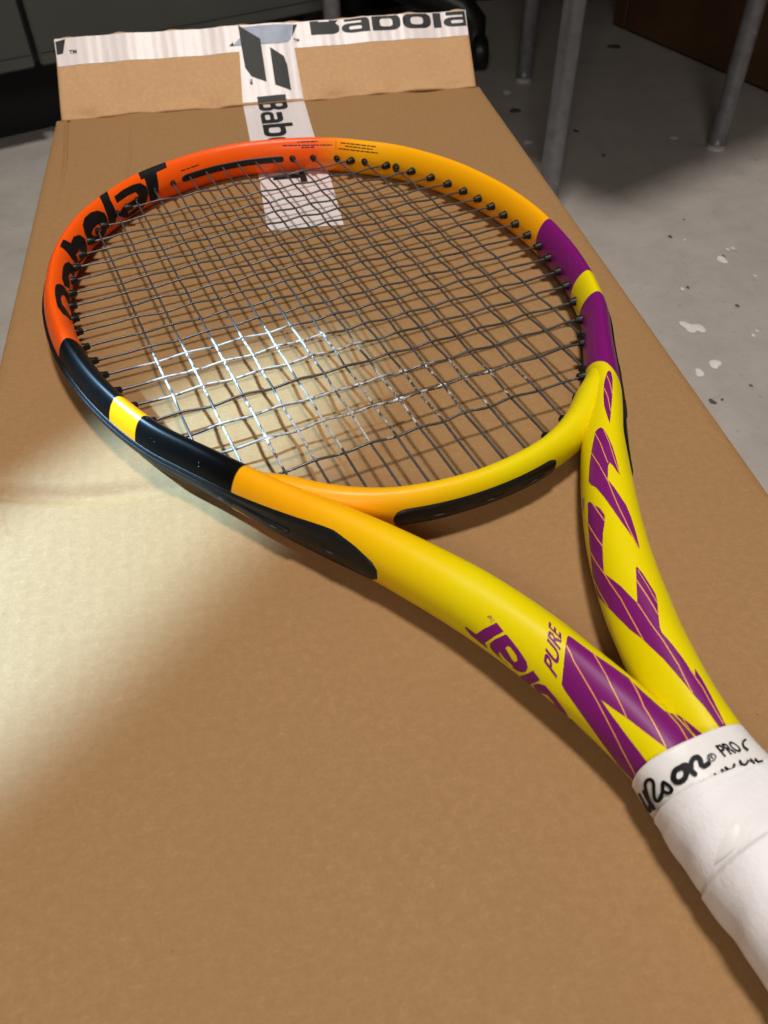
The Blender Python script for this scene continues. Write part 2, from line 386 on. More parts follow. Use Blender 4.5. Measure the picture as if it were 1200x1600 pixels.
for j, y in enumerate(CROSSY):
    xe = inner_x(y) + 0.003
    ks = np.array([x for x in MAINX if abs(x) < xe - 0.006]); i0 = int(np.where(np.isclose(MAINX, ks[0]))[0][0])
    t = np.linspace(-xe, xe, 150); sg = -1 if (i0 + j) % 2 == 0 else 1
    yo = np.interp(t, np.r_[-xe, ks, xe], np.r_[0, cj[j][:len(ks)], 0])
    yo = np.convolve(np.r_[[yo[0]] * 3, yo, [yo[-1]] * 3], np.ones(7) / 7, 'valid')  # eased
    v, f = tube(np.c_[t, y + yo, weave(t, ks, sg)], STR_R, 8)
    from_py('cross_string', v, f, racket, (str_m,))
    ends += [(-xe + 0.003, y, -1, 0), (xe - 0.003, y, 1, 0)]
# webs of dried stencil paint at some crossings
def web_mesh():
    me = bpy.data.meshes.new('paint_drop'); n = 32; v = [(0, 0, 0.00075), (0, 0, -0.0006)]; f = []
    for k in range(n):
        a = 2 * math.pi * k / n; r = 0.00085 + 0.0022 * abs(math.cos(2 * a)) ** 3.2
        v.append((r * math.cos(a), r * math.sin(a), 0.0001))
    for k in range(n):
        q = 2 + k, 2 + (k + 1) % n; f += [(0, *q), (1, q[1], q[0])]
    me.from_pydata(v, [], f); me.update(); return me
paint_m = simple('white_stencil_paint', (0.80, 0.81, 0.81), 0.45, var=0.06, vscale=500, bscale=900, bstr=0.3)
wm = web_mesh(); wm.materials.append(paint_m); wm.polygons.foreach_set('use_smooth', [True] * len(wm.polygons))
for y, x, sc_ in [(-0.0325, -0.0816, 1.1), (-0.0325, -0.0535, .9), (-0.047, -0.0816, 1.15), (-0.047, -0.0672, 1.1), (-0.047, -0.0408, 0.9), (-0.047, -0.0284, 1), (-0.047, -0.0169, 1.2), (-0.061, -0.0816, 1.0), (-0.061, -0.0535, 1.15), (-0.061, -0.0284, 0.8),
                  (-0.0905, -0.0408, 1.0), (-0.0905, -0.0169, 1.15), (-0.0905, 0.0053, 1.0), (-0.0905, 0.0169, 0.9), (-0.108, -0.0672, 1.55), (-0.108, -0.0284, 0.9), (-0.108, -0.0053, 1.3), (-0.108, 0.0169, 1.0), (-0.108, 0.0408, 0.9)]:
    i = int(np.argmin(abs(MAINX - x))); j = int(np.argmin(abs(CROSSY - y)))
    o = link('paint_drop', wm, racket); o.location = (MAINX[i] + mj[i][min(j, 18)] * 0.3, CROSSY[j] + cj[j][min(i, 15)] * 0.6, 0.0); o.scale = (sc_, sc_, 1.2); o.rotation_euler = (0, 0, random.uniform(-.15, .15))
# grommets: one collar round each string where it leaves the frame
gb = bmesh.new()
prev = None
for z, r in ((-0.0015, 0.0021), (0.0002, 0.0021), (0.0009, 0.0018), (0.0030, 0.00155), (0.0034, 0.00125), (0.0034, 0.0007)):
    ring = [gb.verts.new((r * math.cos(2 * math.pi * k / 12), r * math.sin(2 * math.pi * k / 12), z)) for k in range(12)]
    if prev:
        for k in range(12): gb.faces.new((prev[k], prev[(k + 1) % 12], ring[(k + 1) % 12], ring[k]))
    prev = ring
gm = bpy.data.meshes.new('grommet'); gb.to_mesh(gm); gb.free(); gm.materials.append(black_rub); gm.polygons.foreach_set('use_smooth', [True] * len(gm.polygons))
for (x, y, dx, dy) in ends:
    if dy == 1 and abs(x) < 0.035: continue
    if dy == -1 and abs(x) < 0.03: continue
    o = link('grommet', gm, racket)
    # face out of the frame wall, half way between the string and the wall's own normal
    c = Vector((-dx, -dy, 0)); k = int(np.argmin(np.hypot(PATH[:, 0] - x, PATH[:, 1] - y)))
    nrm = Vector((-NRM[k][0], -NRM[k][1], 0)); d = (c * 0.55 + nrm * 0.45).normalized()
    o.location = Vector((x, y, 0)) - c * 0.0008
    o.rotation_euler = d.to_track_quat('Z', 'Y').to_euler(); o.scale = (1.0, 1.0, 0.9) if x < 0.03 else (1.1, 1.1, 1.0)
# black insert at the tip where the six middle strings leave together
ins = patch(frame_point, -0.0372, 0.0385, 164, 196, 50, 9, 0.0006, name='tip_insert', parent=racket, m=black_rub, round_r=0.0035)
# strip of grommets in the outer groove, widening to a pointed plate on each arm
def bumper_taper(s):
    h = np.interp(abs(s), [0, 0.36, 0.385, 0.41, 0.430, 0.441, 0.4505, 0.4535], [19, 17, 24, 38, 50, 38, 22, 8])
    return (-h, h)
patch(frame_point, -0.4535, 0.4535, -20, 20, 240, 11, 0.0007, name='bumper_strip', parent=racket, m=black_rub, taper=bumper_taper)
rail = patch(frame_point, -0.405, 0.405, -9, 9, 200, 7, 0.0013, name='bumper_rail', parent=racket, m=black_rub, round_r=0.01)
patch(bridge_point, -0.0375, 0.035, -48, 24, 40, 11, 0.0008, name='bridge_insert', parent=racket, m=black_rub, round_r=0.006)
slot_m = simple('slot_shadow_black', (0.004, 0.004, 0.004), 0.6)
def slot(fn, s0, s1, phi, half, off):
    o = patch(fn, s0, s1, phi - half, phi + half, 14, 5, off, name='grommet_slot', parent=racket, m=slot_m, round_r=(s1 - s0) * 0.42)
    t = np.linspace(s0 + (s1 - s0) * .12, s1 - (s1 - s0) * .1, 16); e = np.sin(np.linspace(0, math.pi, 16))
    p = np.array([fn([a], [phi], -0.0016 + (off + 0.0013) * b)[0][0] for a, b in zip(t, e)])
    v, f = tube(p, STR_R, 8); from_py('string_loop', v, f, racket, (str_m,))
for s0, s1 in ((-0.0285, -0.011), (-0.0055, 0.0085), (0.0145, 0.0285)): slot(bridge_point, s0, s1, -14, 9, 0.0010)
for sg in (-1, 1):
    for a, b in ((0.398, 0.412), (0.424, 0.4375), (0.372, 0.385)):
        slot(frame_point, *sorted((sg * a, sg * b)), 0, 8, 0.0016 if a < 0.405 else 0.0010)

# ------------------------------------------------------------------ handle: overgrip and finishing tape
def GW(y): return np.interp(-np.asarray(y, float), [0.29, 0.30, 0.315, 0.335, 0.36, 0.40], np.array([18.2, 18.6, 18.8, 19.3, 19.0, 18.4]) / 1000)
def GH(y): return np.interp(-np.asarray(y, float), [0.29, 0.30, 0.315, 0.335, 0.36, 0.40], np.array([14.0, 14.4, 15.0, 16.2, 16.4, 16.4]) / 1000)
GX = -0.0008
def handle_point(y, phi, off=0.0, ex=2.5):
    y = np.asarray(y, float); ph = np.radians(np.asarray(phi, float)); hw, hh = GW(y), GH(y)
    C, Sn = np.cos(ph), np.sin(ph)
    a = hw * np.sign(C) * np.abs(C) ** (2 / ex); b = hh * np.sign(Sn) * np.abs(Sn) ** (2 / ex)
    na = np.sign(C) * np.abs(C) ** (2 - 2 / ex) / hw; nb = np.sign(Sn) * np.abs(Sn) ** (2 - 2 / ex) / hh
    l = np.hypot(na, nb); na, nb = na / l, nb / l
    return np.c_[GX + a + na * off, y, b + nb * off], np.c_[na, 0 * na, nb]
def grip_mat():
    m, nt, b = mat('white_overgrip'); b.inputs['Roughness'].default_value = 0.6; b.inputs['Sheen Weight'].default_value = 0.15
    co = objco(nt); f = noise(nt, 55, 4, 0.6, co); g = noise(nt, 900, 3, 0.6, co)
    nt.links.new(mix(nt, ramp(nt, f, 0.35, 0.7), (0.85, 0.83, 0.85), (0.79, 0.77, 0.785)), b.inputs['Base Color'])
    bump(nt, b, mathn(nt, 'ADD', g, mathn(nt, 'MULTIPLY', f, 4)), 0.45, 0.0005); return m
grip_m = grip_mat(); tapew_m = simple('white_finishing_tape', (0.80, 0.78, 0.77), 0.42, var=0.04, vscale=120, bscale=70, bstr=0.3)
def wrap(name, y0, y1, ny, off_fn, m, nphi=96, top_edge=None):
    ys = np.linspace(y0, y1, ny); ph = np.linspace(0, 360, nphi, endpoint=False)
    yy, pp = np.meshgrid(ys, ph, indexing='ij'); yy = yy.ravel(); pp = pp.ravel()
    if top_edge is not None: yy = yy + top_edge(pp) * np.clip((yy - y1) / (y0 - y1), 0, 1)
    v, _ = handle_point(yy, pp, off_fn(yy, pp))
    f = [q[::-1] for q in grid_faces(ny, nphi, True)] + [tuple(range(nphi))[::-1], tuple(range((ny - 1) * nphi, ny * nphi))]
    return from_py(name, v, f, racket, (m,))
tape_end = wrap('finishing_tape', -0.3003, -0.330, 30, lambda y, p: 0.00012 * np.sin(np.radians(p * 3) + y * 400), tapew_m, top_edge=lambda p: -0.0015 * np.cos(np.radians(p)))
def grip_off(y, p):
    q = (-y - 0.3300) / 0.027 - (((p - 270) % 360) - 180) / 360.0 * 0.22
    fr = q - np.floor(q)
    step = np.where(fr < 0.045, fr / 0.03, 1 - (fr - 0.03) / 0.97)
    lump = 0.00024 * np.sin(np.radians(p * 2) + y * 190) + 0.00016 * np.sin(np.radians(p * 5 + 40) + y * 330) + 0.00012 * np.sin(y * 620 + np.radians(p * 3))
    return np.where(-y < 0.3145, 0.0002, 0.0004) + 0.00065 * step + lump
over = wrap('overgrip', -0.3125, -0.505, 420, grip_off, grip_m, nphi=160, top_edge=lambda p: -0.0022 * np.cos(np.radians(p)))
capb = bmesh.new(); bmesh.ops.create_cone(capb, cap_ends=True, segments=32, radius1=0.0195, radius2=0.0185, depth=0.012)
bc = from_bm('butt_cap', capb, racket, (black_rub,)); bc.rotation_euler = (R(90), 0, 0); bc.location = (GX, -0.508, 0); bc.scale = (1, 0.9, 1)

# ------------------------------------------------------------------ flat print laid on curved surfaces
def decal(name, loops, fn, off, m, parent, ds=0.0025, dp=6.0, conv=0.001):
    """loops: outline then holes, each a list of (s in mm, phi in degrees); cut fine and laid on the surface"""
    L = [[Vector((a * conv, b * 0.001, 0)) for a, b in lp] for lp in loops]
    tri = tessellate_polygon(L); flat = [p for lp in L for p in lp]
    bm = bmesh.new(); vs = [bm.verts.new(p) for p in flat]
    for t in tri:
        try: bm.faces.new([vs[i] for i in t])
        except ValueError: pass
    for axis, step in ((0, ds), (1, dp * 0.001)):
        lo = min(p[axis] for p in flat); hi = max(p[axis] for p in flat); k = math.floor(lo / step) + 1
        no = Vector((1, 0, 0)) if axis == 0 else Vector((0, 1, 0))
        while k * step < hi:
            bmesh.ops.bisect_plane(bm, geom=bm.verts[:] + bm.edges[:] + bm.faces[:], plane_co=no * (k * step), plane_no=no); k += 1
    bm.verts.ensure_lookup_table()
    co = np.array([v.co for v in bm.verts]); q, n = fn(co[:, 0], co[:, 1] * 1000, off)
    for v, p in zip(bm.verts, q): v.co = p
    bm.normal_update()
    for f in bm.faces:
        c = f.calc_center_median(); k = int(np.argmin(((q - np.array(c)) ** 2).sum(1)))
        if f.normal.dot(Vector(n[k])) < 0: f.normal_flip()
    return from_bm(name, bm, parent, (m,))
def ribbon(pts, w):
    """quads of a stroke of width w along pts (2-D), with round ends"""
    pts = np.asarray(pts, float); out = []
    if len(pts) > 2:
        pts = spline(np.c_[pts, np.zeros(len(pts))], 8 * len(pts))[:, :2]
    d = np.gradient(pts, axis=0); d /= np.linalg.norm(d, axis=1)[:, None]; n = np.c_[-d[:, 1], d[:, 0]] * w / 2
    out.append([tuple(p) for p in np.r_[pts + n, (pts - n)[::-1]]])
    return pts, n
print_purple = simple('purple_print', (0.195, 0.009, 0.15), 0.42, spec=0.3, var=0.05, vscale=60)
print_line = simple('peach_pinstripe', (0.85, 0.36, 0.07), 0.4)
print_black = simple('black_print', (0.007, 0.007, 0.008), 0.55, spec=0.2)
#DECALS_BEGIN
DECALS = {
 'fill': [
  ('purple_print','f',8e-05,'p',[[(-522.99,101.2),(-522.82,107.4),(-524.22,108.9),(-525.21,109.3),(-526.21,109.6),(-527.2,110),(-528.18,110.4),(-529.16,110.6),(-530.15,110.7),(-531.13,110.9),(-532.1,111),(-533.16,111.8),(-534.22,112.6),(-535.26,113.6),(-536.3,114.7),(-537.33,115.7),(-538.37,116.7),(-539.39,117.3),(-540.41,117.9),(-541.42,118.5),(-542.42,119.1),(-543.41,119.8),(-544.39,120.6),(-545.39,119.6),(-546.38,118.7),(-547.4,117.9),(-548.37,117.2),(-549.34,116.5),(-550.3,116.3),(-551.26,116.2),(-552.21,116.1),(-553.14,116.2),(-554.12,116.3),(-555.04,116.5),(-556.16,116.9),(-557.27,117.4),(-558.37,118),(-559.38,126),(-559.57,138),(-570.68,127.7),(-570.98,115.8),(-571.15,107.3),(-571.24,100.4),(-571.28,94.5),(-571.29,89.4),(-571.28,84.5),(-571.24,79.5),(-571.18,74.5),(-571.09,69.7),(-569.95,71.7),(-568.81,73.8),(-567.89,72.7),(-566.97,71.6),(-566.04,70.6),(-565.1,69.6),(-564.16,68.5),(-563.24,67.6),(-562.28,66.7),(-561.31,65.8),(-560.39,65),(-559.47,64.2),(-558.54,63.5),(-557.65,62.9),(-556.71,62.2),(-555.76,61.6),(-554.81,61),(-553.85,60.4),(-552.75,59.5),(-551.65,58.6),(-550.54,57.8),(-549.43,57),(-548.32,56.3),(-547.2,55.8),(-546.08,55.3),(-544.95,54.9),(-543.83,54.5),(-544.92,53.2),(-546.01,51.9),(-547.1,50.6),(-548.2,49.3),(-549.25,48.3),(-550.31,47.3),(-551.37,46.4),(-552.44,45.5),(-553.5,44.6),(-554.57,43.7),(-555.63,42.9),(-556.69,42.1),(-557.65,41.4),(-558.53,40.9),(-559.48,40.3),(-560.43,39.7),(-561.38,39.2),(-562.32,38.7),(-563.25,38.2),(-564.32,37.6),(-565.31,37.2),(-566.36,36.6),(-567.41,36.1),(-568.45,35.6),(-569.92,33.5),(-570.07,28.3),(-570.19,22.8),(-570.27,16.9),(-570.31,10.4),(-569.78,2.7),(-569.22,-6.1),(-568.2,-23.5),(-567.06,-13.9),(-566.03,-14.8),(-564.97,-15.9),(-563.91,-17.1),(-562.85,-18.1),(-561.78,-19),(-560.71,-19.8),(-559.65,-20.5),(-558.77,-17.6),(-557.81,-14.8),(-556.79,-12.8),(-555.78,-10.8),(-554.77,-8.5),(-553.74,-6.5),(-552.7,-4.7),(-551.67,-2.7),(-550.74,-0.4),(-549.89,1.6),(-548.96,3.5),(-548.03,5.4),(-547.1,7.4),(-546.17,9.1),(-545.24,10.7),(-544.37,12.3),(-543.45,14.1),(-542.52,15.7),(-541.6,17.2),(-540.68,18.8),(-539.78,20.2),(-538.87,21.7),(-537.95,23.2),(-537.02,24.5),(-536.08,25.9),(-535.15,27.3),(-534.22,28.6),(-533.28,30),(-532.35,32),(-531.42,34),(-530.93,38.3),(-530.4,42.4),(-529.87,46.4),(-529.31,50.4),(-528.7,54.7),(-528.06,59),(-527.4,63.5),(-526.75,68.1),(-526.05,73),(-525.33,78.2),(-524.63,84.5),(-523.86,93)]]),
  ('purple_print','f',8e-05,'p',[[(560.12,137.4),(560.84,133.9),(561.79,132),(562.74,130.2),(563.68,128.3),(564.68,126.7),(565.67,125),(566.65,123.4),(567.63,121.9),(568.64,120.3),(569.66,121.2),(570.67,122.1),(570.62,127)]]),
  ('purple_print','f',8e-05,'p',[[(396.41,92.7),(395.33,85.1),(396.34,78.8),(398.54,77.5),(400.72,76.2),(403.96,77.2),(407.16,78),(409.68,79),(412.16,79.9),(414.63,80.7),(417.06,81.5),(419.58,82.7),(422.03,83.9),(424.46,85),(426.86,86.1),(429.25,87.3),(431.6,88.5),(428.41,93.4),(426.36,95.9),(424.25,98.5),(422.07,101.1),(419.85,103.8),(416.8,104.9),(413.67,105.9),(411.48,105.8),(409.27,105.6),(407.04,105.4),(404.8,105),(402.62,102.6),(400.44,100)]]),
  ('purple_print','f',8e-05,'p',[[(435.26,125.2),(433.86,120.4),(433.53,111.1),(435.15,103.3),(437.46,99),(439.65,94.7),(441.71,91.6),(443.71,88.6),(445.65,85.8),(447.5,84.4),(449.34,83.1),(451.14,81.8),(452.92,80.6),(455.07,79.8),(457.21,79.1),(459.33,78.5),(461.43,77.8),(459.95,83.6),(458.43,86.7),(456.91,89.9),(455.09,95.7),(456.47,99.9),(458.41,101),(460.34,102.2),(462.25,103.3),(464.15,104.4),(465.77,100.8),(467.37,97.2),(468.86,93.8),(470.4,91),(471.89,88.5),(473.34,85.8),(474.78,83.1),(476.17,80.4),(477.53,77.6),(479.04,76.4),(480.55,75.2),(482.03,74),(483.49,72.8),(485.16,72.5),(486.79,72.1),(488.43,71.7),(490.04,71.5),(491.65,71.3),(493.55,71.8),(495.43,72.3),(497.3,73),(499.13,73.7),(497.62,75.8),(496.06,77.8),(494.51,79.8),(493.16,82.4),(491.75,84.7),(490.32,87.1),(488.89,89.5),(487.42,91.6),(485.93,93.9),(484.46,96.1),(482.96,98.5),(481.42,101),(479.86,103.6),(478.27,106.3),(476.61,109.1),(474.95,112.1),(473.36,115.2),(471.75,118.5),(470.06,122),(468.3,125.6),(466.47,129.4),(464.78,135.5),(462.84,142.1),(460.26,146.7),(458.5,145.6),(456.73,144.5),(454.92,143.3),(453.12,142.4),(451.22,140.6),(449.28,138.8),(447.34,137.1),(445.38,135.5),(443.76,133.6),(442.13,131.9),(440.46,130.1),(438.79,128.4),(437.04,126.7)]]),
  ('purple_print','f',8e-05,'p',[[(470.48,154.7),(470.95,148.9),(473.31,141.5),(474.43,138.2),(477.46,127.3),(479.61,123.6),(481.71,120.1),(484.54,122.4),(486.12,125),(487.69,127.7),(489.18,130.6),(490.72,132.5),(492.28,134.6),(493.78,136.7),(495.22,138.8),(496.59,140.2),(497.94,141.6),(499.27,143),(500.56,144.6),(501.81,146),(503.08,147.6),(504.33,149.2),(506.29,144),(508.16,139.4),(509.85,135.1),(511.48,131.3),(513.05,127.5),(514.33,125.4),(515.59,123.4),(516.85,121.4),(518.08,119.6),(519.28,117.8),(520.47,116),(521.66,114.3),(519.98,111.8),(518.27,109.1),(516.95,107.1),(515.63,105.2),(514.25,103.2),(512.86,101.1),(511.29,98.9),(509.68,96.6),(508.03,94.2),(507.42,91.2),(509.01,87.8),(510.57,84.5),(512.07,83),(513.53,81.5),(514.97,79.9),(516.41,78.4),(517.83,77),(519.25,75.6),(520.93,76.8),(522.58,78.3),(524.08,80.7),(525.53,83.4),(526.94,86.1),(528.34,89.3),(529.72,92.6),(531.08,95.1),(532.43,97.4),(534.51,98.5),(535.75,96.7),(536.97,94.7),(538.18,92.7),(539.39,90.6),(540.47,88.9),(541.53,87.5),(542.6,86.2),(543.66,85),(544.71,83.9),(545.77,82.9),(546.95,82.4),(548.12,82),(549.29,80.8),(550.46,79.7),(551.64,78.7),(550.24,75.4),(548.76,71.8),(549.86,71.2),(550.96,70.8),(552.07,70.3),(553.17,70),(554.25,70.4),(555.29,70.9),(556.35,71.4),(557.41,72.1),(558.46,72.7),(559.51,73.5),(560.63,74.6),(561.74,75.6),(562.83,76.7),(563.9,77.8),(564.97,78.9),(566.03,80),(567.08,81.2),(568.12,82.3),(569.14,83.3),(570.5,87),(570.23,93.5),(569.27,93.5),(568.3,93.5),(567.33,93.6),(566.36,93.7),(565.37,93.8),(564.38,94),(563.39,94.2),(562.39,94.5),(561.35,95.4),(560.31,96.4),(559.26,97.4),(558.2,98.4),(557.14,99.5),(556.07,100.4),(555,101.3),(553.92,102.2),(552.84,103.3),(551.75,104.3),(550.65,105.4),(549.64,106.6),(548.62,107.8),(547.57,109),(546.53,110.3),(545.49,111.6),(544.43,112.9),(543.35,114.2),(542.36,116),(541.36,117.7),(540.35,119.4),(539.31,121.2),(538.26,122.9),(537.19,124.6),(535.71,126.8),(534.18,129.1),(532.9,131.8),(531.59,134.6),(530.23,137.5),(528.85,140.4),(527.65,142.2),(526.43,144.1),(525.2,146.1),(524,148.2),(522.75,150.4),(521.45,152.8),(520.07,155.2),(518.66,157.7),(517.21,160.8),(515.65,164.1),(514,168.4),(512.21,173.1),(510.22,179.8),(507.36,191.8),(506.2,190.4),(505.04,189.2),(503.8,188.4),(502.52,187.7),(501.18,187.3),(499.79,187.2),(498.83,184.1),(497.85,181),(496.75,178.7),(495.58,176.8),(494.4,175),(493.19,173.3),(491.93,171.8),(490.59,170.3),(489.29,169),(487.9,167.6),(486.5,166.3),(485.06,165.1),(483.61,164.2),(482.05,163.3),(480.51,162.6),(479.16,161.2),(477.79,159.9),(476.39,158.7),(474.97,157.5),(473.51,156.5),(472,155.6)]]),
  ('lettering','f',8e-05,'p',[[(-491.65,3.1),(-492.11,7.3),(-496.64,6.4),(-498.67,24.5),(-501.96,47.5),(-505.64,42.4),(-503.29,24.9),(-500.76,2.2),(-502.21,-6.1),(-501.4,-8.4),(-498.76,-7.9),(-494.73,-5.2)]]),
  ('lettering','f',8e-05,'p',[[(-506.67,40.3),(-507.28,41.2),(-513.04,34.3),(-517.53,27),(-518.84,20.3),(-518.76,11),(-517.42,2),(-515.45,-5.9),(-511.72,-8.4),(-507.53,-7.5),(-504.57,-4.8),(-503.19,0.6),(-502.73,9.2),(-504.03,22.8)],[(-508.74,22.3),(-509.29,27.6),(-510.11,28.8),(-513.49,23.8),(-514.5,18.1),(-513.86,11.1),(-512.58,11.6)],[(-506.89,3.4),(-507.24,7.5),(-509.46,1.7),(-513.78,-1.9),(-513.09,-7.5),(-510.13,-10.2),(-508,-4.8)]]),
  ('lettering','f',8e-05,'p',[[(-516.45,341.6),(-520.98,382.2),(-524.41,376.5),(-520.3,331.2),(-517.95,330.9)]]),
  ('lettering','f',8e-05,'p',[[(-522.24,348),(-524.35,367.3),(-526.86,374.2),(-531.78,367.8),(-536.17,354),(-537.28,344.8),(-536.46,329.4),(-533.3,329.3),(-532.43,330.1),(-531.01,348.6),(-528.47,354.2),(-526.07,341.9),(-524.92,328.8)]]),
  ('lettering','f',8e-05,'p',[[(-537.43,331.4),(-538.84,342.2),(-540.96,337.6),(-545.2,330.5),(-545.08,330.6),(-540.85,331.4)]]),
  ('lettering','f',8e-05,'k',[[(-62.93,82.7),(-51.91,77.8),(-42.18,80.8),(-43.83,122.8),(-52.19,125.4),(-54.11,160.2),(-55.82,196.1),(-56.78,225.2),(-62.41,224.6),(-63.87,188.2),(-63.36,155.8),(-62.29,129.1),(-65.13,127.6)]]),
  ('lettering','f',8e-05,'k',[[(-91.17,128.3),(-81.84,126.5),(-72.42,129.7),(-66.79,136),(-63.6,153.3),(-63.77,176.9),(-65.85,205.3),(-68.78,227.1),(-77.84,231.7),(-84.3,229.5),(-90.23,209.2),(-96.66,173.9),(-95.02,172),(-92.59,181.3),(-89.53,172.1),(-83.75,171.5),(-78.05,171.8),(-73.79,175.1),(-72.36,166.2),(-73.63,154),(-81.05,150.6),(-92.14,149.8)],[(-85.07,212),(-76.21,209),(-74.97,200.3),(-78.57,196.2),(-83.83,201.3)]]),
  ('lettering','f',8e-05,'k',[[(-98.43,74.8),(-90.2,73.7),(-95.31,130),(-95.91,186.5),(-98.63,210.8),(-101.38,212.4),(-103.93,199.9),(-104.64,179.3),(-103.39,144.1)]]),
  ('lettering','f',8e-05,'k',[[(-128.57,131.6),(-122.52,121.2),(-115.02,122.9),(-108.91,132.8),(-104.97,151.5),(-104.91,173.2),(-106.68,206.7),(-110,228.8),(-119.81,223.1),(-130.09,201.9),(-132.43,181.5),(-132.02,151.8)],[(-125.47,169.6),(-121.68,163.3),(-114.79,164.7),(-112.49,179.7),(-112.58,199.5),(-117.06,200.4),(-123.21,189.7)]]),
  ('lettering','f',8e-05,'k',[[(-159.48,101.5),(-151.72,100.5),(-150.21,130.8),(-143.18,128.6),(-137.21,141.2),(-134.93,159.8),(-135.82,189.4),(-136.36,212.9),(-140.85,216.2),(-151.4,199.9),(-159.37,171.8),(-160.66,154)],[(-153.1,161.8),(-145.86,165),(-144.28,184.7),(-146.48,197.1),(-153.26,188.9)]]),
  ('lettering','f',8e-05,'k',[[(-188.09,135.3),(-176.52,133.1),(-170.52,138.2),(-165.86,148.7),(-163.63,168.4),(-164.42,194.1),(-169.3,193.5),(-172.18,171.7),(-173.64,162.4),(-179.27,159.8),(-181.41,167),(-186.42,175.5),(-192.53,147.9)]]),
  ('lettering','f',8e-05,'k',[[(-201.54,112.1),(-198.37,116.7),(-195.86,125.3),(-193.43,140.7),(-194.08,162.6),(-193.95,200.9),(-206.15,164.1),(-202.35,148.5),(-204.34,138.5),(-209.95,130.2),(-215.6,132.2),(-218.67,155.6),(-219.24,171.1),(-225.23,155.9),(-226.99,124.1),(-221.92,109.5),(-209.84,109.4)]]),
  ('sticker','f',0.00012,'s',[[(462.26,195.4),(465.39,164.1),(470.33,170),(469.14,194.8),(466.37,195.7)]]),
  ('pinstripe','f',0.00016,'g',[[(-524.82,82.9),(-530.29,69.3),(-542.33,50.1),(-552.96,30.1),(-567.27,0.4),(-567.47,3.2),(-553.2,31.8),(-542.47,51.7),(-530.41,71),(-524.93,85.2)]]),
  ('pinstripe','f',0.00016,'g',[[(-532.44,108.5),(-543.4,78.7),(-553.28,59.5),(-553.39,61.1),(-543.5,80.5),(-532.43,111.6)]]),
  ('pinstripe','f',0.00016,'g',[[(-545.01,118.1),(-554.14,90.6),(-567.05,71.7),(-567.1,73.4),(-554.18,92.8),(-544.95,122.2)]]),
  ('pinstripe','f',0.00016,'g',[[(-559.3,117.8),(-563.71,115.2),(-568.83,105),(-568.79,107.8),(-563.59,118.8),(-559.13,122)]]),
  ('pinstripe','f',0.00016,'g',[[(562.19,132.7),(568.2,131.2),(562.2,131.1)]]),
  ('pinstripe','f',0.00016,'g',[[(399.45,96.5),(405.09,87.2),(412.3,80.9),(412,78.5),(404.84,84.7),(399.26,94.1)]]),
  ('pinstripe','f',0.00016,'g',[[(408.08,104.7),(414.93,94.4),(423.75,86.9),(423.56,84.7),(414.79,92.2),(407.96,102.7)]]),
  ('pinstripe','f',0.00016,'g',[[(435.84,126.3),(442.8,114),(455.44,100.8),(455.32,99),(442.75,112.1),(435.82,124.3)]]),
  ('pinstripe','f',0.00016,'g',[[(435.25,105.4),(443.59,93.5),(460.91,80),(460.68,78.2),(443.43,91.8),(435.13,103.7)]]),
  ('pinstripe','f',0.00016,'g',[[(445.93,136.3),(454.94,119.8),(465.27,105.2),(485.4,87.8),(498.76,77.3),(498.53,75.4),(485.19,86.2),(465.12,103.5),(454.85,118.2),(445.95,134.1)]]),
  ('pinstripe','f',0.00016,'g',[[(473.64,142.1),(484.37,123.2),(484.27,121.2),(473.65,139.8)]]),
  ('pinstripe','f',0.00016,'g',[[(479.65,162.9),(494.41,138.1),(494.44,136),(479.99,159.5)]]),
  ('pinstripe','f',0.00016,'g',[[(491.14,172.3),(504.51,149.8),(517.31,135.3),(534.41,129.6),(534.43,127.9),(517.31,133.6),(504.58,147.7),(491.56,168.7)]]),
  ('pinstripe','f',0.00016,'g',[[(500.46,187.3),(516.46,162.5),(516.64,160.3),(501.25,181.3)]]),
  ('pinstripe','f',0.00016,'g',[[(521.83,115),(530.4,109.9),(537.64,103.2),(547.32,98.2),(557.03,100.5),(557,98.8),(547.22,96.3),(537.53,101.4),(530.3,108.2),(521.78,113.2)]]),
  ('pinstripe','f',0.00016,'g',[[(513.07,102.1),(520.55,95.6),(528.62,90.5),(528.43,87.1),(520.38,93.4),(512.91,100.2)]]),
  ('pinstripe','f',0.00016,'g',[[(509.19,92.9),(516.08,85.7),(523.22,80.9),(523.04,79.1),(515.93,84),(509.05,91.4)]]),
  ('pinstripe','f',0.00016,'g',[[(549.06,83.1),(556.01,80.3),(568.73,86.6),(568.67,85),(555.88,78.3),(548.9,81.2)]]),
  ('small_print','f',0.0001,'k',[[(47.89,117.2),(49.58,117.3),(49.54,122),(47.85,121.9)]]),
  ('small_print','f',0.0001,'k',[[(50.17,117.3),(53.27,117.3),(53.24,122),(50.14,122)]]),
  ('small_print','f',0.0001,'k',[[(53.71,117.3),(56.23,117.2),(56.21,121.9),(53.69,122)]]),
  ('small_print','f',0.0001,'k',[[(56.74,117.1),(59.61,116.7),(59.61,121.5),(56.73,121.9)]]),
  ('small_print','f',0.0001,'k',[[(60.21,116.6),(61.54,116.3),(61.55,121.1),(60.21,121.4)]]),
  ('small_print','f',0.0001,'k',[[(38.04,129.3),(41.3,130),(41.25,134),(37.98,133.2)]]),
  ('small_print','f',0.0001,'k',[[(41.79,130.1),(44.86,130.7),(44.81,134.6),(41.73,134.1)]]),
  ('small_print','f',0.0001,'k',[[(45.26,130.8),(47.63,131.2),(47.58,135.1),(45.2,134.7)]]),
  ('small_print','f',0.0001,'k',[[(48.18,131.3),(50.1,131.6),(50.06,135.5),(48.14,135.2)]]),
  ('small_print','f',0.0001,'k',[[(50.71,131.7),(54.17,132.1),(54.1,135.9),(50.67,135.5)]]),
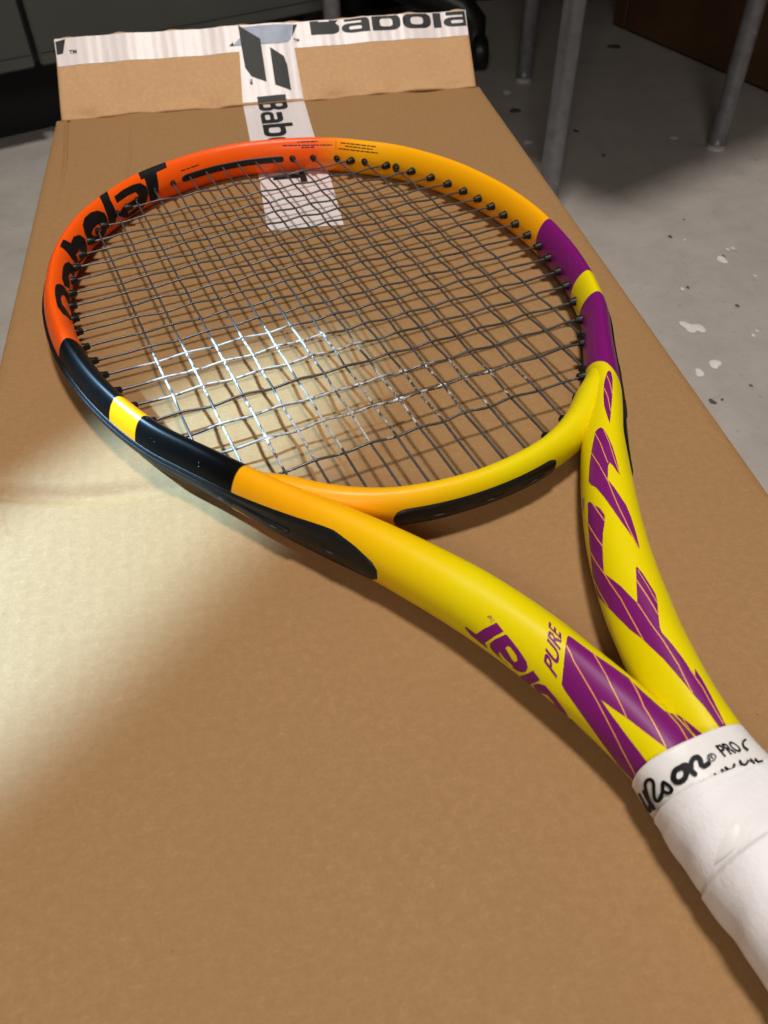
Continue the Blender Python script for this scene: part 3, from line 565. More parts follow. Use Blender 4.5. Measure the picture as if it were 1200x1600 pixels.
  ('small_print','f',0.0001,'k',[[(54.56,132.1),(56.05,132.2),(56.02,136),(54.53,135.9)]]),
  ('small_print','f',0.0001,'k',[[(56.6,132.2),(60.17,132.2),(60.16,136),(56.58,136)]]),
  ('small_print','f',0.0001,'k',[[(60.65,132.1),(62.61,132),(62.61,135.8),(60.64,136)]]),
  ('small_print','f',0.0001,'k',[[(63.15,132),(64.67,131.7),(64.67,135.6),(63.15,135.8)]]),
  ('small_print','f',0.0001,'k',[[(65.11,131.7),(67.62,131.2),(67.65,135.1),(65.11,135.5)]]),
  ('small_print','f',0.0001,'k',[[(68.13,131),(70.16,130.5),(70.19,134.4),(68.16,134.9)]]),
  ('small_print','f',0.0001,'k',[[(70.61,130.3),(71.78,130),(71.82,133.9),(70.64,134.2)]]),
  ('small_print','f',0.0001,'k',[[(50.24,139.2),(52.32,139.3),(52.28,143),(50.19,142.9)]]),
  ('small_print','f',0.0001,'k',[[(52.71,139.4),(56.04,139.4),(56.01,143),(52.67,143)]]),
  ('small_print','f',0.0001,'k',[[(56.6,139.4),(59.09,139.2),(59.07,142.8),(56.58,143)]]),
  ('small_print','f',0.0001,'k',[[(77.55,118.8),(81.36,119.4),(81.47,123.7),(77.67,123.2)]]),
  ('small_print','f',0.0001,'k',[[(81.97,119.4),(83.75,119.5),(83.87,123.8),(82.11,123.8)]]),
  ('small_print','f',0.0001,'k',[[(84.24,119.5),(87.38,119.5),(87.5,123.8),(84.37,123.9)]]),
  ('small_print','f',0.0001,'k',[[(87.96,119.5),(91.54,119.5),(91.66,123.8),(88.09,123.8)]]),
  ('small_print','f',0.0001,'k',[[(92.04,119.4),(95.35,119.5),(95.48,123.8),(92.16,123.8)]]),
  ('small_print','f',0.0001,'k',[[(95.92,119.5),(98.06,119.5),(98.18,123.7),(96.04,123.8)]]),
  ('small_print','f',0.0001,'k',[[(98.6,119.5),(102.06,119.4),(102.21,123.6),(98.72,123.7)]]),
  ('small_print','f',0.0001,'k',[[(81,129.9),(83.67,130.2),(83.76,134),(81.08,133.7)]]),
  ('small_print','f',0.0001,'k',[[(84.22,130.2),(85.8,130.4),(85.89,134.2),(84.33,134.1)]]),
  ('small_print','f',0.0001,'k',[[(86.26,130.4),(89.56,130.6),(89.66,134.4),(86.36,134.2)]]),
  ('small_print','f',0.0001,'k',[[(90.06,130.6),(91.9,130.7),(92,134.5),(90.16,134.4)]]),
  ('small_print','f',0.0001,'k',[[(92.43,130.7),(95.46,130.9),(95.56,134.7),(92.53,134.5)]]),
  ('small_print','f',0.0001,'k',[[(96.03,131),(98.33,131.1),(98.43,134.9),(96.12,134.7)]]),
  ('small_print','f',0.0001,'k',[[(98.85,131.1),(100.29,131.2),(100.39,135),(98.95,134.9)]]),
  ('small_print','f',0.0001,'k',[[(76.33,141),(79.11,141.4),(79.16,144.9),(76.36,144.5)]]),
  ('small_print','f',0.0001,'k',[[(79.61,141.5),(82.33,141.7),(82.38,145.2),(79.65,145)]]),
  ('small_print','f',0.0001,'k',[[(82.74,141.7),(84.37,141.8),(84.42,145.2),(82.79,145.2)]]),
  ('small_print','f',0.0001,'k',[[(84.94,141.8),(88.7,141.7),(88.76,145.2),(85,145.2)]]),
  ('small_print','f',0.0001,'k',[[(89.25,141.7),(91.59,141.7),(91.65,145.1),(89.31,145.2)]]),
  ('small_print','f',0.0001,'k',[[(92.03,141.6),(94.6,141.6),(94.66,145.1),(92.09,145.1)]]),
  ('small_print','f',0.0001,'k',[[(95.24,141.6),(98.45,141.6),(98.51,145),(95.31,145.1)]]),
  ('small_print','f',0.0001,'k',[[(99,141.6),(102.46,141.5),(102.53,144.9),(99.06,145)]]),
  ('small_print','f',0.0001,'k',[[(102.91,141.5),(104.28,141.4),(104.39,144.8),(102.99,144.9)]]),
  ('small_print','f',0.0001,'k',[[(73.97,109.6),(74.2,109.5),(74.76,148.4),(74.53,148.5)]]),
  ('small_print','f',0.0001,'k',[[(-35.45,148.2),(-31.96,148.1),(-32.19,151.3),(-35.7,151.3)]]),
  ('small_print','f',0.0001,'k',[[(-31.24,148.1),(-28.52,147.8),(-28.75,151.1),(-31.48,151.3)]]),
  ('small_print','f',0.0001,'k',[[(-27.69,147.7),(-21.79,146.8),(-22.02,150.1),(-27.92,151)]]),
 ],
 'quads': {'PURE': ('f',[(-529.21,35.7),(-521.09,99.1),(-515.06,105.2),(-522.52,43.6)]), 'TM': ('f',[(-500.22,41.2),(-501.14,47.1),(-498.63,51.7),(-498.05,46.4)]), 'PRO': ('t',[(-308.85,88.5),(-309.45,72.1),(-305.81,73.6),(-304.89,88.7)]), 'R': ('t',[(-307.84,96.7),(-308.06,92.9),(-306.86,91.9),(-306.56,95.3)])},
 'strokes': [
  [(-302.26,-173.6),(-302.23,-172.1),(-302.36,-171.1),(-302.59,-170.9),(-302.82,-170.6),(-303.04,-170.4),(-303.27,-170.1),(-303.5,-169.8),(-303.74,-169.5),(-304,-169.3),(-304.27,-168.9),(-304.55,-168.4),(-304.84,-167.8),(-305.14,-167.2),(-305.43,-166.7),(-305.73,-166.3),(-306.02,-166.1),(-306.3,-166.1),(-306.58,-166.2),(-306.85,-166.5),(-307.11,-166.8),(-307.37,-167.2),(-307.62,-167.5),(-307.87,-167.7),(-308.14,-168.8),(-308.32,-170.5),(-308.45,-172.8),(-308.42,-173.9),(-308.24,-174.3),(-307.99,-174.2),(-307.74,-174),(-307.5,-173.8),(-307.26,-173.7),(-307.01,-173.5),(-306.77,-173.5),(-306.52,-173.5),(-306.25,-173.7),(-305.96,-173.9),(-305.67,-174.3),(-305.37,-174.6),(-305.07,-175),(-304.78,-175.3),(-304.51,-175.6),(-304.25,-175.8),(-304.01,-176.1),(-303.78,-176.3),(-303.56,-176.5),(-303.33,-176.7),(-303.11,-176.8),(-302.87,-177),(-302.63,-176.7),(-302.44,-175.7)],
  [(-303.13,177.1),(-303.11,178.6),(-303.36,179.4),(-303.58,179.6),(-303.79,179.8),(-304.01,179.9),(-304.23,180),(-304.46,180.2),(-304.71,180.4),(-304.99,180.5),(-305.29,180.7),(-305.62,180.8),(-305.96,180.9),(-306.3,181),(-306.63,181.1),(-306.94,181.2),(-307.22,181.2),(-307.45,181.2),(-307.66,181.2),(-307.85,181.2),(-308.02,181.2),(-308.19,181.1),(-308.35,181.1),(-308.52,181.1),(-308.91,180.5),(-309.16,179.6),(-309.31,177.8),(-309.25,176.4),(-308.94,175.9),(-308.76,176),(-308.59,176.1),(-308.43,176.1),(-308.28,176.2),(-308.11,176.2),(-307.92,176.2),(-307.7,176.2),(-307.43,176.1),(-307.13,176.1),(-306.8,176),(-306.47,175.9),(-306.14,175.8),(-305.83,175.6),(-305.55,175.4),(-305.31,175.2),(-305.08,175),(-304.86,174.7),(-304.65,174.4),(-304.44,174.1),(-304.22,173.8),(-303.99,173.5),(-303.62,173.7),(-303.34,174.9)],
  [(-308.59,-174.6),(-308.7,-176.7),(-308.58,-178.2),(-308.37,-179),(-308.18,-179.7),(-307.99,-180.2),(-307.79,-180.8),(-307.56,-181.5),(-307.32,-182.4),(-307.05,-183.3),(-306.74,-184.3),(-306.38,-185.2),(-306.01,-186.1),(-305.64,-187.1),(-305.28,-188),(-304.94,-188.8),(-304.65,-189.6),(-304.39,-190.4),(-304.16,-191),(-303.94,-191.6),(-303.76,-192.2),(-303.6,-192.7),(-303.47,-193.2),(-303.36,-193.8),(-303.27,-194.4),(-303.2,-195),(-303.14,-195.6),(-303.09,-196.2),(-303.07,-196.7),(-303.06,-197.2),(-303.05,-197.7),(-303.07,-198.2),(-303.1,-198.9),(-303.14,-199.5),(-303.2,-200.2),(-303.26,-200.7),(-303.31,-201.1),(-303.35,-201.2),(-303.4,-201.4),(-303.49,-201.6),(-303.59,-201.8),(-303.71,-201.9),(-303.83,-201.9),(-303.97,-201.8),(-304.1,-201.6),(-304.25,-201.3),(-304.43,-200.7),(-304.63,-199.8),(-304.85,-198.9),(-305.07,-197.9),(-305.29,-196.8),(-305.51,-195.8),(-305.71,-194.9),(-305.92,-193.8),(-306.13,-192.7),(-306.34,-191.6),(-306.56,-190.5),(-306.78,-189.6),(-307.02,-188.9),(-307.27,-188.6),(-307.53,-188.4),(-307.79,-188.5),(-308.05,-188.8),(-308.31,-189.5),(-308.58,-190.4),(-308.84,-192),(-309.01,-193.8),(-309.09,-195.5),(-309.11,-197),(-309.12,-198.5),(-309.1,-199.8),(-309.1,-201),(-309.1,-202.2),(-309,-203.8),(-308.79,-204.3),(-308.47,-203.9),(-308.27,-202.9),(-308.17,-201.1),(-308.17,-199.8),(-308.18,-198.4),(-308.18,-197.1),(-308.18,-195.9),(-308.17,-195),(-308.15,-194.5),(-308.15,-194.5),(-308.17,-194.7),(-308.13,-194.5),(-308.06,-194.4),(-307.95,-194.2),(-307.82,-194.2),(-307.68,-194.2),(-307.55,-194.4),(-307.41,-194.8),(-307.24,-195.4),(-307.04,-196.2),(-306.83,-197.2),(-306.62,-198.3),(-306.39,-199.3),(-306.16,-200.2),(-305.95,-201.1),(-305.73,-202.1),(-305.5,-203.1),(-305.26,-204),(-305.02,-204.9),(-304.77,-205.7),(-304.52,-206.3),(-304.26,-206.6),(-304,-206.8),(-303.75,-206.7),(-303.52,-206.5),(-303.29,-206.2),(-303.08,-205.7),(-302.87,-205),(-302.67,-204.1),(-302.52,-203.1),(-302.39,-201.9),(-302.28,-200.7),(-302.2,-199.5),(-302.14,-198.2),(-302.11,-196.9),(-302.11,-195.7),(-302.13,-194.5),(-302.17,-193.3),(-302.24,-192.2),(-302.33,-191.2),(-302.44,-190.2),(-302.57,-189.2),(-302.73,-188.3),(-302.91,-187.6),(-303.09,-186.9),(-303.29,-186.2),(-303.51,-185.6),(-303.74,-184.9),(-304,-184.2),(-304.3,-183.4),(-304.63,-182.6),(-304.99,-181.7),(-305.35,-180.9),(-305.7,-180.3),(-306.03,-179.8),(-306.31,-179.2),(-306.55,-178.4),(-306.77,-177.6),(-306.97,-176.6),(-307.15,-175.5),(-307.33,-174.2),(-307.51,-172.9),(-307.69,-171.4),(-307.97,-170.6),(-308.27,-172)],
  [(-308.74,163.2),(-308.91,161.8),(-308.89,159.9),(-308.81,158.6),(-308.74,157.4),(-308.66,156.2),(-308.57,154.9),(-308.45,153.6),(-308.31,152.3),(-308.13,151),(-307.88,149.8),(-307.6,148.7),(-307.29,147.6),(-307,146.6),(-306.75,145.8),(-306.57,145.1),(-306.5,144.8),(-306.53,145.1),(-306.5,146),(-306.41,146.6),(-306.41,146.6),(-306.5,146.5),(-306.64,146.2),(-306.8,145.9),(-306.97,145.6),(-307.17,145.3),(-307.4,145),(-307.64,144.6),(-307.87,144.4),(-308.08,144.2),(-308.23,144.1),(-308.36,144.1),(-308.48,144.2),(-308.58,144.2),(-308.66,144.3),(-308.72,144.5),(-308.74,144.6),(-308.75,144.6),(-308.75,144.6),(-308.76,144.8),(-308.76,145.2),(-308.75,145.7),(-308.73,146.2),(-308.71,146.6),(-308.69,146.8),(-308.68,146.9),(-308.64,147),(-308.56,147.3),(-308.45,147.6),(-308.31,147.9),(-308.16,148.4),(-308.01,148.8),(-307.76,150.1),(-307.72,151.4),(-307.86,152.9),(-308.08,153.4),(-308.42,152.8),(-308.54,152.5),(-308.67,152.1),(-308.81,151.7),(-308.97,151.3),(-309.15,150.7),(-309.32,149.9),(-309.48,148.9),(-309.58,147.9),(-309.65,146.9),(-309.69,145.8),(-309.71,144.9),(-309.7,143.9),(-309.66,142.8),(-309.56,141.9),(-309.41,141.1),(-309.24,140.6),(-309.06,140.2),(-308.87,140),(-308.68,139.8),(-308.47,139.7),(-308.25,139.7),(-308.01,139.8),(-307.75,140.1),(-307.48,140.4),(-307.2,140.7),(-306.94,141),(-306.71,141.4),(-306.52,141.7),(-306.37,142),(-306.22,142.3),(-306.05,142.6),(-305.85,143.2),(-305.63,144.4),(-305.58,146.2),(-305.69,147.6),(-305.88,148.7),(-306.12,149.7),(-306.4,150.7),(-306.68,151.7),(-306.95,152.7),(-307.19,153.7),(-307.36,154.6),(-307.47,155.5),(-307.57,156.5),(-307.66,157.5),(-307.73,158.8),(-307.81,160),(-307.89,161.4),(-307.96,162.8),(-308.16,164.2),(-308.41,164.2)],
  [(-307.46,134.3),(-307.53,132.6),(-307.26,130.7),(-307.09,130.1),(-306.92,129.5),(-306.76,128.9),(-306.62,128.4),(-306.51,128),(-306.44,127.7),(-306.4,127.4),(-306.35,127),(-306.31,126.6),(-306.28,126.1),(-306.26,125.5),(-306.25,125),(-306.25,124.5),(-306.25,124),(-306.27,123.5),(-306.3,123),(-306.34,122.5),(-306.38,122.1),(-306.43,121.7),(-306.47,121.5),(-306.48,121.5),(-306.5,121.4),(-306.56,121.3),(-306.65,121.2),(-306.74,121.2),(-306.83,121.2),(-306.91,121.2),(-306.97,121.3),(-307.06,121.5),(-307.18,121.7),(-307.33,122.1),(-307.47,122.6),(-307.61,123.1),(-307.72,123.6),(-307.79,124),(-307.85,124.4),(-307.9,124.9),(-307.94,125.6),(-307.97,126.2),(-307.99,126.9),(-308,127.5),(-307.99,128),(-307.97,128.5),(-307.94,128.9),(-307.9,129.4),(-307.85,129.9),(-307.79,130.2),(-307.75,130.4),(-307.74,130.5),(-307.77,130.4),(-307.76,130.4),(-307.69,130.4),(-307.56,130.4),(-307.39,130.4),(-307.19,130.4),(-306.99,130.4),(-306.49,131.2),(-306.28,132.6),(-306.3,134.8),(-306.53,136.2),(-307.06,136.7),(-307.2,136.7),(-307.34,136.7),(-307.52,136.7),(-307.74,136.7),(-307.99,136.5),(-308.28,136.2),(-308.58,135.5),(-308.81,134.6),(-308.98,133.7),(-309.13,132.8),(-309.24,131.8),(-309.34,130.8),(-309.4,129.8),(-309.44,128.7),(-309.46,127.7),(-309.45,126.6),(-309.41,125.5),(-309.36,124.5),(-309.28,123.4),(-309.17,122.3),(-309.02,121.3),(-308.85,120.3),(-308.64,119.4),(-308.42,118.6),(-308.18,117.9),(-307.93,117.2),(-307.67,116.6),(-307.39,116.2),(-307.1,115.9),(-306.81,115.7),(-306.53,115.7),(-306.26,115.8),(-306,116.1),(-305.75,116.4),(-305.5,117),(-305.3,117.7),(-305.14,118.6),(-305.02,119.5),(-304.92,120.4),(-304.85,121.3),(-304.8,122.2),(-304.77,123.1),(-304.76,124.1),(-304.76,125.1),(-304.78,126.1),(-304.83,127.1),(-304.89,128.1),(-304.97,129.2),(-305.09,130.2),(-305.25,131.2),(-305.43,132.1),(-305.61,132.9),(-305.79,133.6),(-305.95,134.2),(-306.09,134.7),(-306.23,135.3),(-306.7,136.3),(-307.09,135.9)],
  [(-305.67,121.8),(-306.05,121.4),(-306.32,119.7),(-306.36,119.1),(-306.39,118.4),(-306.41,117.9),(-306.42,117.6),(-306.42,117.5),(-306.39,117.7),(-306.32,117.9),(-306.28,118),(-306.33,117.9),(-306.46,117.9),(-306.65,117.9),(-306.88,117.9),(-307.15,117.9),(-307.42,117.8),(-307.68,117.7),(-307.94,117.5),(-308.21,117.3),(-308.47,117.1),(-308.74,116.9),(-309,116.7),(-309.25,116.5),(-309.69,115.7),(-309.81,114.4),(-309.66,112.6),(-309.35,111.6),(-308.82,111.4),(-308.56,111.6),(-308.3,111.7),(-308.04,111.9),(-307.78,112.1),(-307.53,112.3),(-307.3,112.4),(-307.09,112.5),(-306.92,112.6),(-306.73,112.6),(-306.52,112.6),(-306.29,112.5),(-306.04,112.6),(-305.76,112.7),(-305.45,113.2),(-305.19,114),(-305.03,115),(-304.96,115.9),(-304.92,116.6),(-304.91,117.2),(-304.89,117.6),(-304.87,118),(-304.89,120),(-305.16,121.2)],
  [(-308.49,115.3),(-308.47,114),(-308.12,112.5),(-307.86,111.9),(-307.58,111.2),(-307.31,110.6),(-307.05,110),(-306.83,109.5),(-306.65,109),(-306.51,108.6),(-306.41,108.1),(-306.31,107.7),(-306.23,107.2),(-306.17,106.8),(-306.12,106.4),(-306.08,106),(-306.06,105.7),(-306.06,105.5),(-306.06,105.2),(-306.08,105),(-306.1,104.8),(-306.12,104.7),(-306.14,104.6),(-306.14,104.6),(-306.12,104.6),(-306.15,104.6),(-306.21,104.6),(-306.31,104.6),(-306.42,104.6),(-306.54,104.7),(-306.63,104.7),(-306.69,104.8),(-306.77,104.9),(-306.9,105.1),(-307.07,105.5),(-307.27,105.8),(-307.52,106.2),(-307.8,106.4),(-308.05,106.4),(-308.26,106.3),(-308.46,106.1),(-308.66,105.8),(-308.85,105.4),(-309.01,104.9),(-309.14,104.1),(-309.21,103.3),(-309.23,102.5),(-309.22,101.7),(-309.21,101.1),(-309.18,100.4),(-309.16,99.9),(-309.15,99.4),(-308.98,97.8),(-308.66,97.1),(-308.18,96.9),(-307.88,97.4),(-307.77,98.8),(-307.79,99.4),(-307.81,100.1),(-307.83,100.7),(-307.85,101.2),(-307.85,101.6),(-307.85,101.8),(-307.85,101.8),(-307.86,101.8),(-307.85,101.8),(-307.84,101.8),(-307.82,101.8),(-307.78,101.9),(-307.74,101.9),(-307.73,101.9),(-307.74,101.9),(-307.7,101.8),(-307.59,101.6),(-307.43,101.3),(-307.24,101),(-307,100.6),(-306.75,100.4),(-306.53,100.2),(-306.32,100.1),(-306.11,100.1),(-305.89,100.1),(-305.66,100.2),(-305.42,100.4),(-305.19,100.7),(-305.01,101.2),(-304.87,101.8),(-304.77,102.5),(-304.69,103.2),(-304.65,103.9),(-304.64,104.8),(-304.66,105.6),(-304.71,106.4),(-304.78,107.3),(-304.88,108.1),(-305.01,109),(-305.16,109.9),(-305.34,110.8),(-305.56,111.6),(-305.81,112.5),(-306.08,113.3),(-306.36,114),(-306.64,114.6),(-306.91,115.3),(-307.17,115.9),(-307.42,116.5),(-307.9,117.2),(-308.24,116.7)],
  [(-311.42,100.7),(-311.53,101.1),(-311.73,101.3),(-311.98,101.2),(-312.24,101.2),(-312.49,101.1),(-312.74,101.1),(-312.92,100.9),(-312.97,100.5),(-312.93,99.8),(-312.82,99.5),(-312.61,99.3),(-312.36,99.3),(-312.11,99.4),(-311.85,99.4),(-311.6,99.5),(-311.42,99.7),(-311.37,100.1)],
  [(-311.27,94.5),(-311.39,94.9),(-311.59,95),(-311.88,94.9),(-312.17,94.9),(-312.46,94.8),(-312.74,94.7),(-312.92,94.5),(-312.96,94.2),(-312.91,93.6),(-312.8,93.3),(-312.59,93.2),(-312.3,93.3),(-312.02,93.3),(-311.73,93.4),(-311.44,93.4),(-311.27,93.6),(-311.22,94)],
  [(-311.25,91.9),(-311.41,92.2),(-311.64,92.2),(-311.76,92.1),(-311.89,92.1),(-312.03,92),(-312.17,91.9),(-312.33,91.8),(-312.48,91.6),(-312.61,91.4),(-312.71,91.1),(-312.79,90.8),(-312.86,90.5),(-312.91,90.2),(-312.94,90),(-312.94,89.7),(-312.9,89.3),(-312.81,88.8),(-312.69,88.4),(-312.55,88),(-312.41,87.6),(-312.27,87.2),(-312.15,86.9),(-312.04,86.5),(-311.82,86.1),(-311.65,86.1),(-311.49,86.4),(-311.45,86.9),(-311.57,87.5),(-311.7,87.9),(-311.84,88.2),(-311.98,88.6),(-312.09,88.8),(-312.18,89.1),(-312.24,89.3),(-312.27,89.4),(-312.28,89.5),(-312.28,89.7),(-312.27,89.9),(-312.23,90),(-312.19,90.1),(-312.14,90.2),(-312.09,90.4),(-312.04,90.4),(-311.98,90.5),(-311.88,90.5),(-311.76,90.6),(-311.63,90.6),(-311.48,90.7),(-311.35,90.8),(-311.17,91),(-311.15,91.4)],
  [(-311.3,82),(-311.41,82.5),(-311.63,82.8),(-311.79,82.9),(-311.95,83),(-312.13,83.1),(-312.31,83.3),(-312.5,83.3),(-312.69,83.3),(-312.87,83.2),(-313.03,82.9),(-313.14,82.5),(-313.23,82.1),(-313.29,81.5),(-313.34,81),(-313.35,80.4),(-313.35,79.7),(-313.3,79),(-313.21,78.4),(-313.11,77.7),(-313,77.1),(-312.89,76.5),(-312.8,76),(-312.71,75.4),(-312.53,74.7),(-312.36,74.5),(-312.18,74.8),(-312.13,75.4),(-312.21,76.3),(-312.31,76.9),(-312.42,77.5),(-312.52,78.1),(-312.61,78.6),(-312.67,79),(-312.71,79.3),(-312.73,79.5),(-312.73,79.7),(-312.72,80),(-312.7,80.4),(-312.66,80.7),(-312.61,80.9),(-312.57,81.1),(-312.52,81.2),(-312.47,81.2),(-312.38,81.2),(-312.25,81.2),(-312.09,81.1),(-311.92,80.9),(-311.74,80.8),(-311.56,80.7),(-311.35,80.8),(-311.28,81.3)],
  [(-312.16,73.2),(-312.29,73.7),(-312.5,73.9),(-312.81,73.8),(-313.12,73.7),(-313.43,73.7),(-313.74,73.6),(-313.91,73.3),(-313.94,72.7),(-313.87,71.8),(-313.74,71.3),(-313.52,71.1),(-313.21,71.1),(-312.9,71.2),(-312.59,71.3),(-312.28,71.4),(-312.11,71.7),(-312.08,72.3)],
  [(-312.54,68.3),(-312.66,68.9),(-312.88,69.3),(-313,69.3),(-313.13,69.4),(-313.28,69.5),(-313.43,69.6),(-313.6,69.6),(-313.77,69.5),(-313.92,69.1),(-314.02,68.5),(-314.08,67.7),(-314.12,66.9),(-314.13,66),(-314.14,65.2),(-314.15,64.4),(-314.17,63.7),(-314.13,62.5),(-314.01,61.6),(-313.79,61),(-313.65,61.1),(-313.57,61.9),(-313.55,62.8),(-313.54,63.8),(-313.53,64.6),(-313.52,65.4),(-313.5,66),(-313.47,66.4),(-313.45,66.6),(-313.41,66.7),(-313.36,66.8),(-313.27,66.7),(-313.14,66.7),(-313,66.5),(-312.85,66.4),(-312.7,66.4),(-312.52,66.6),(-312.48,67.3)],
  [(-311.53,112.3),(-311.73,112.9),(-312.06,113),(-312.22,112.9),(-312.37,112.8),(-312.53,112.6),(-312.68,112.5),(-312.95,112),(-313.01,111.1),(-312.9,110),(-312.7,109.4),(-312.36,109.3),(-312.21,109.4),(-312.06,109.5),(-311.9,109.7),(-311.75,109.8),(-311.48,110.3),(-311.42,111.2)],
  [(-312.15,127.9),(-312.22,127.8),(-312.26,127.4),(-312.29,126.2),(-312.33,124.9),(-312.37,123.7),(-312.4,122.5),(-312.38,122.1),(-312.32,121.9),(-312.22,121.8),(-312.16,121.9),(-312.12,122.3),(-312.09,123.5),(-312.06,124.7),(-312.02,126),(-311.98,127.2),(-312,127.6),(-312.06,127.8)],
  [(-306.52,58.1),(-306.44,58.6),(-306.46,59.8),(-306.5,60.5),(-306.52,61.2),(-306.55,62),(-306.59,62.9),(-306.66,63.8),(-306.76,64.8),(-306.91,65.7),(-307.08,66.5),(-307.27,67.3),(-307.47,67.9),(-307.69,68.5),(-307.92,69),(-308.15,69.5),(-308.38,69.7),(-308.6,69.8),(-308.81,69.8),(-309.01,69.6),(-309.2,69.4),(-309.39,69.1),(-309.56,68.9),(-309.74,68.7),(-309.87,68.3),(-309.88,67.7),(-309.79,66.8),(-309.67,66.3),(-309.49,66.2),(-309.31,66.4),(-309.12,66.7),(-308.94,66.9),(-308.76,67.2),(-308.6,67.3),(-308.45,67.4),(-308.3,67.3),(-308.15,67.1),(-307.97,66.8),(-307.79,66.3),(-307.61,65.8),(-307.44,65.2),(-307.3,64.6),(-307.2,64.2),(-307.15,63.9),(-307.12,63.5),(-307.09,63.1),(-307.06,62.4),(-307.03,61.7),(-307,60.8),(-306.95,60),(-306.83,58.8),(-306.69,58.2)],
  [(-307.94,91.8),(-308.21,92.4),(-308.4,93.3),(-308.49,94.2),(-308.47,95.2),(-308.35,96.2),(-308.12,96.9),(-307.83,97.5),(-307.49,97.6),(-307.13,97.5),(-306.8,97),(-306.53,96.2),(-306.34,95.3),(-306.25,94.3),(-306.27,93.3),(-306.39,92.5),(-306.62,91.8),(-306.91,91.5),(-307.26,91.3),(-307.61,91.4),(-307.94,91.8),(-307.84,92.2),(-307.58,91.9),(-307.29,91.8),(-307.02,91.9),(-306.77,92.3),(-306.59,92.8),(-306.49,93.5),(-306.47,94.3),(-306.53,95.1),(-306.69,95.9),(-306.9,96.5),(-307.17,96.9),(-307.45,97),(-307.73,96.8),(-307.97,96.4),(-308.15,95.8),(-308.26,95),(-308.28,94.2),(-308.21,93.4),(-308.06,92.7),(-307.84,92.2)],
 ]}
#DECALS_END
sticker_m = simple('grey_sticker', (0.20, 0.20, 0.17), 0.3)
for nm, surf, off, mt, loops in DECALS.get('fill', []):
    decal(nm, loops, {'f': frame_point, 't': handle_point}[surf], off, {'p': print_purple, 'k': print_black, 'g': print_line, 's': sticker_m}[mt], frame if surf == 'f' else tape_end)

def text_bm(txt, bold=0.0, cuts=2):
    cu = bpy.data.curves.new('txt', 'FONT'); cu.body = txt; cu.offset = bold; cu.resolution_u = 4
    o = bpy.data.objects.new('txt', cu); col.objects.link(o)
    dg = bpy.context.evaluated_depsgraph_get(); dg.update(); me0 = bpy.data.meshes.new_from_object(o.evaluated_get(dg))
    bpy.data.objects.remove(o); bm = bmesh.new(); bm.from_mesh(me0); bpy.data.meshes.remove(me0)
    if cuts: bmesh.ops.subdivide_edges(bm, edges=[e for e in bm.edges if e.calc_length() > 0.1], cuts=cuts)
    return bm
def text_quad(txt, quad, fn, off, m, parent, bold=0.0, cap=0.70):
    """lettering stretched over a four-cornered field of a curved surface (s in mm, phi in degrees)"""
    bm = text_bm(txt, bold); c = np.array([v.co for v in bm.verts])
    u = (c[:, 0] - c[:, 0].min()) / np.ptp(c[:, 0]); w = (c[:, 1] - c[:, 1].min()) / np.ptp(c[:, 1])
    Q = np.array(quad, float); p = (Q[0] * (1 - u)[:, None] + Q[1] * u[:, None]) * (1 - w)[:, None] + (Q[3] * (1 - u)[:, None] + Q[2] * u[:, None]) * w[:, None]
    q, n = fn(p[:, 0] / 1000, p[:, 1], off)
    for v, a in zip(bm.verts, q): v.co = a
    bm.normal_update()
    for f in bm.faces:
        k = f.verts[0].index
        if f.normal.dot(Vector(n[k])) < 0: f.normal_flip()
    return from_bm('lettering', bm, parent, (m,))
if DECALS:
    Qd = DECALS['quads']
    text_quad('PURE', Qd['PURE'][1], frame_point, 0.0001, print_purple, frame, 0.024)
    text_quad('TM', Qd['TM'][1], frame_point, 0.0001, print_purple, frame)
    text_quad('PRO', Qd['PRO'][1], handle_point, 0.0004, print_black, tape_end, 0.02)
    text_quad('R', Qd['R'][1], handle_point, 0.0004, print_black, tape_end)
    for k, pts in enumerate(DECALS['strokes']):
        P = np.array(pts, float); n_ = len(P) // 2
        q, _ = handle_point(P[:, 0] / 1000, P[:, 1], 0.0004 + 0.00001 * k)
        from_py('lettering', q, [(i, i + 1, 2 * n_ - 2 - i, 2 * n_ - 1 - i) for i in range(n_ - 1)], tape_end, (print_black,))

# ------------------------------------------------------------------ cardboard box
FX, FY, FA, FL = (-0.133, 0.1993), 0.6794, R(43), 0.0612
box = thing('cardboard_box', 'long brown cardboard shipping box under the racket, its taped end flap folded up', 'cardboard box', (0.033, 0.26, -0.2))
def child_world(o, p): o.parent = p; o.matrix_parent_inverse = Matrix.Translation(p.location).inverted()
Y0 = -0.18
nx, ny = 70, 180
xs = np.r_[FX[0], FX[0] + 0.0006, FX[0] + 0.002, np.unique(np.round(np.r_[np.linspace(FX[0] + 0.005, FX[1] - 0.005, nx - 6), np.arange(-0.1275, -0.1135, 0.0006), np.arange(-0.082, -0.071, 0.0006)], 6)), FX[1] - 0.002, FX[1] - 0.0006, FX[1]]
ys = np.unique(np.round(np.r_[np.linspace(Y0, FY, ny), np.arange(0.235, 0.295, 0.0009), np.arange(FY - 0.012, FY, 0.001)], 6)); ny = len(ys); gx, gy = np.meshgrid(xs, ys, indexing='ij')
z = -0.0034 * np.exp(-((gy - (0.268 - 0.16 * (gx + 0.12) + 0.0012 * np.sin(gx * 90))) / 0.0050) ** 2) * smooth_step(gx, -0.01, -0.09)      # crease pressed in to imitate a soft shadow band on the left
z += 0.0006 * np.sin(gx * 31 + 1.0) * np.sin(gy * 17 + .4) * 0.5
z -= 0.0016 * np.exp(-((gx + 0.1215 + 0.0015 * np.sin(gy * 40) + 0.02 * (gy - 0.6)) / 0.0011) ** 2) * smooth_step(gy, 0.52, 0.60)        # score line by the left edge
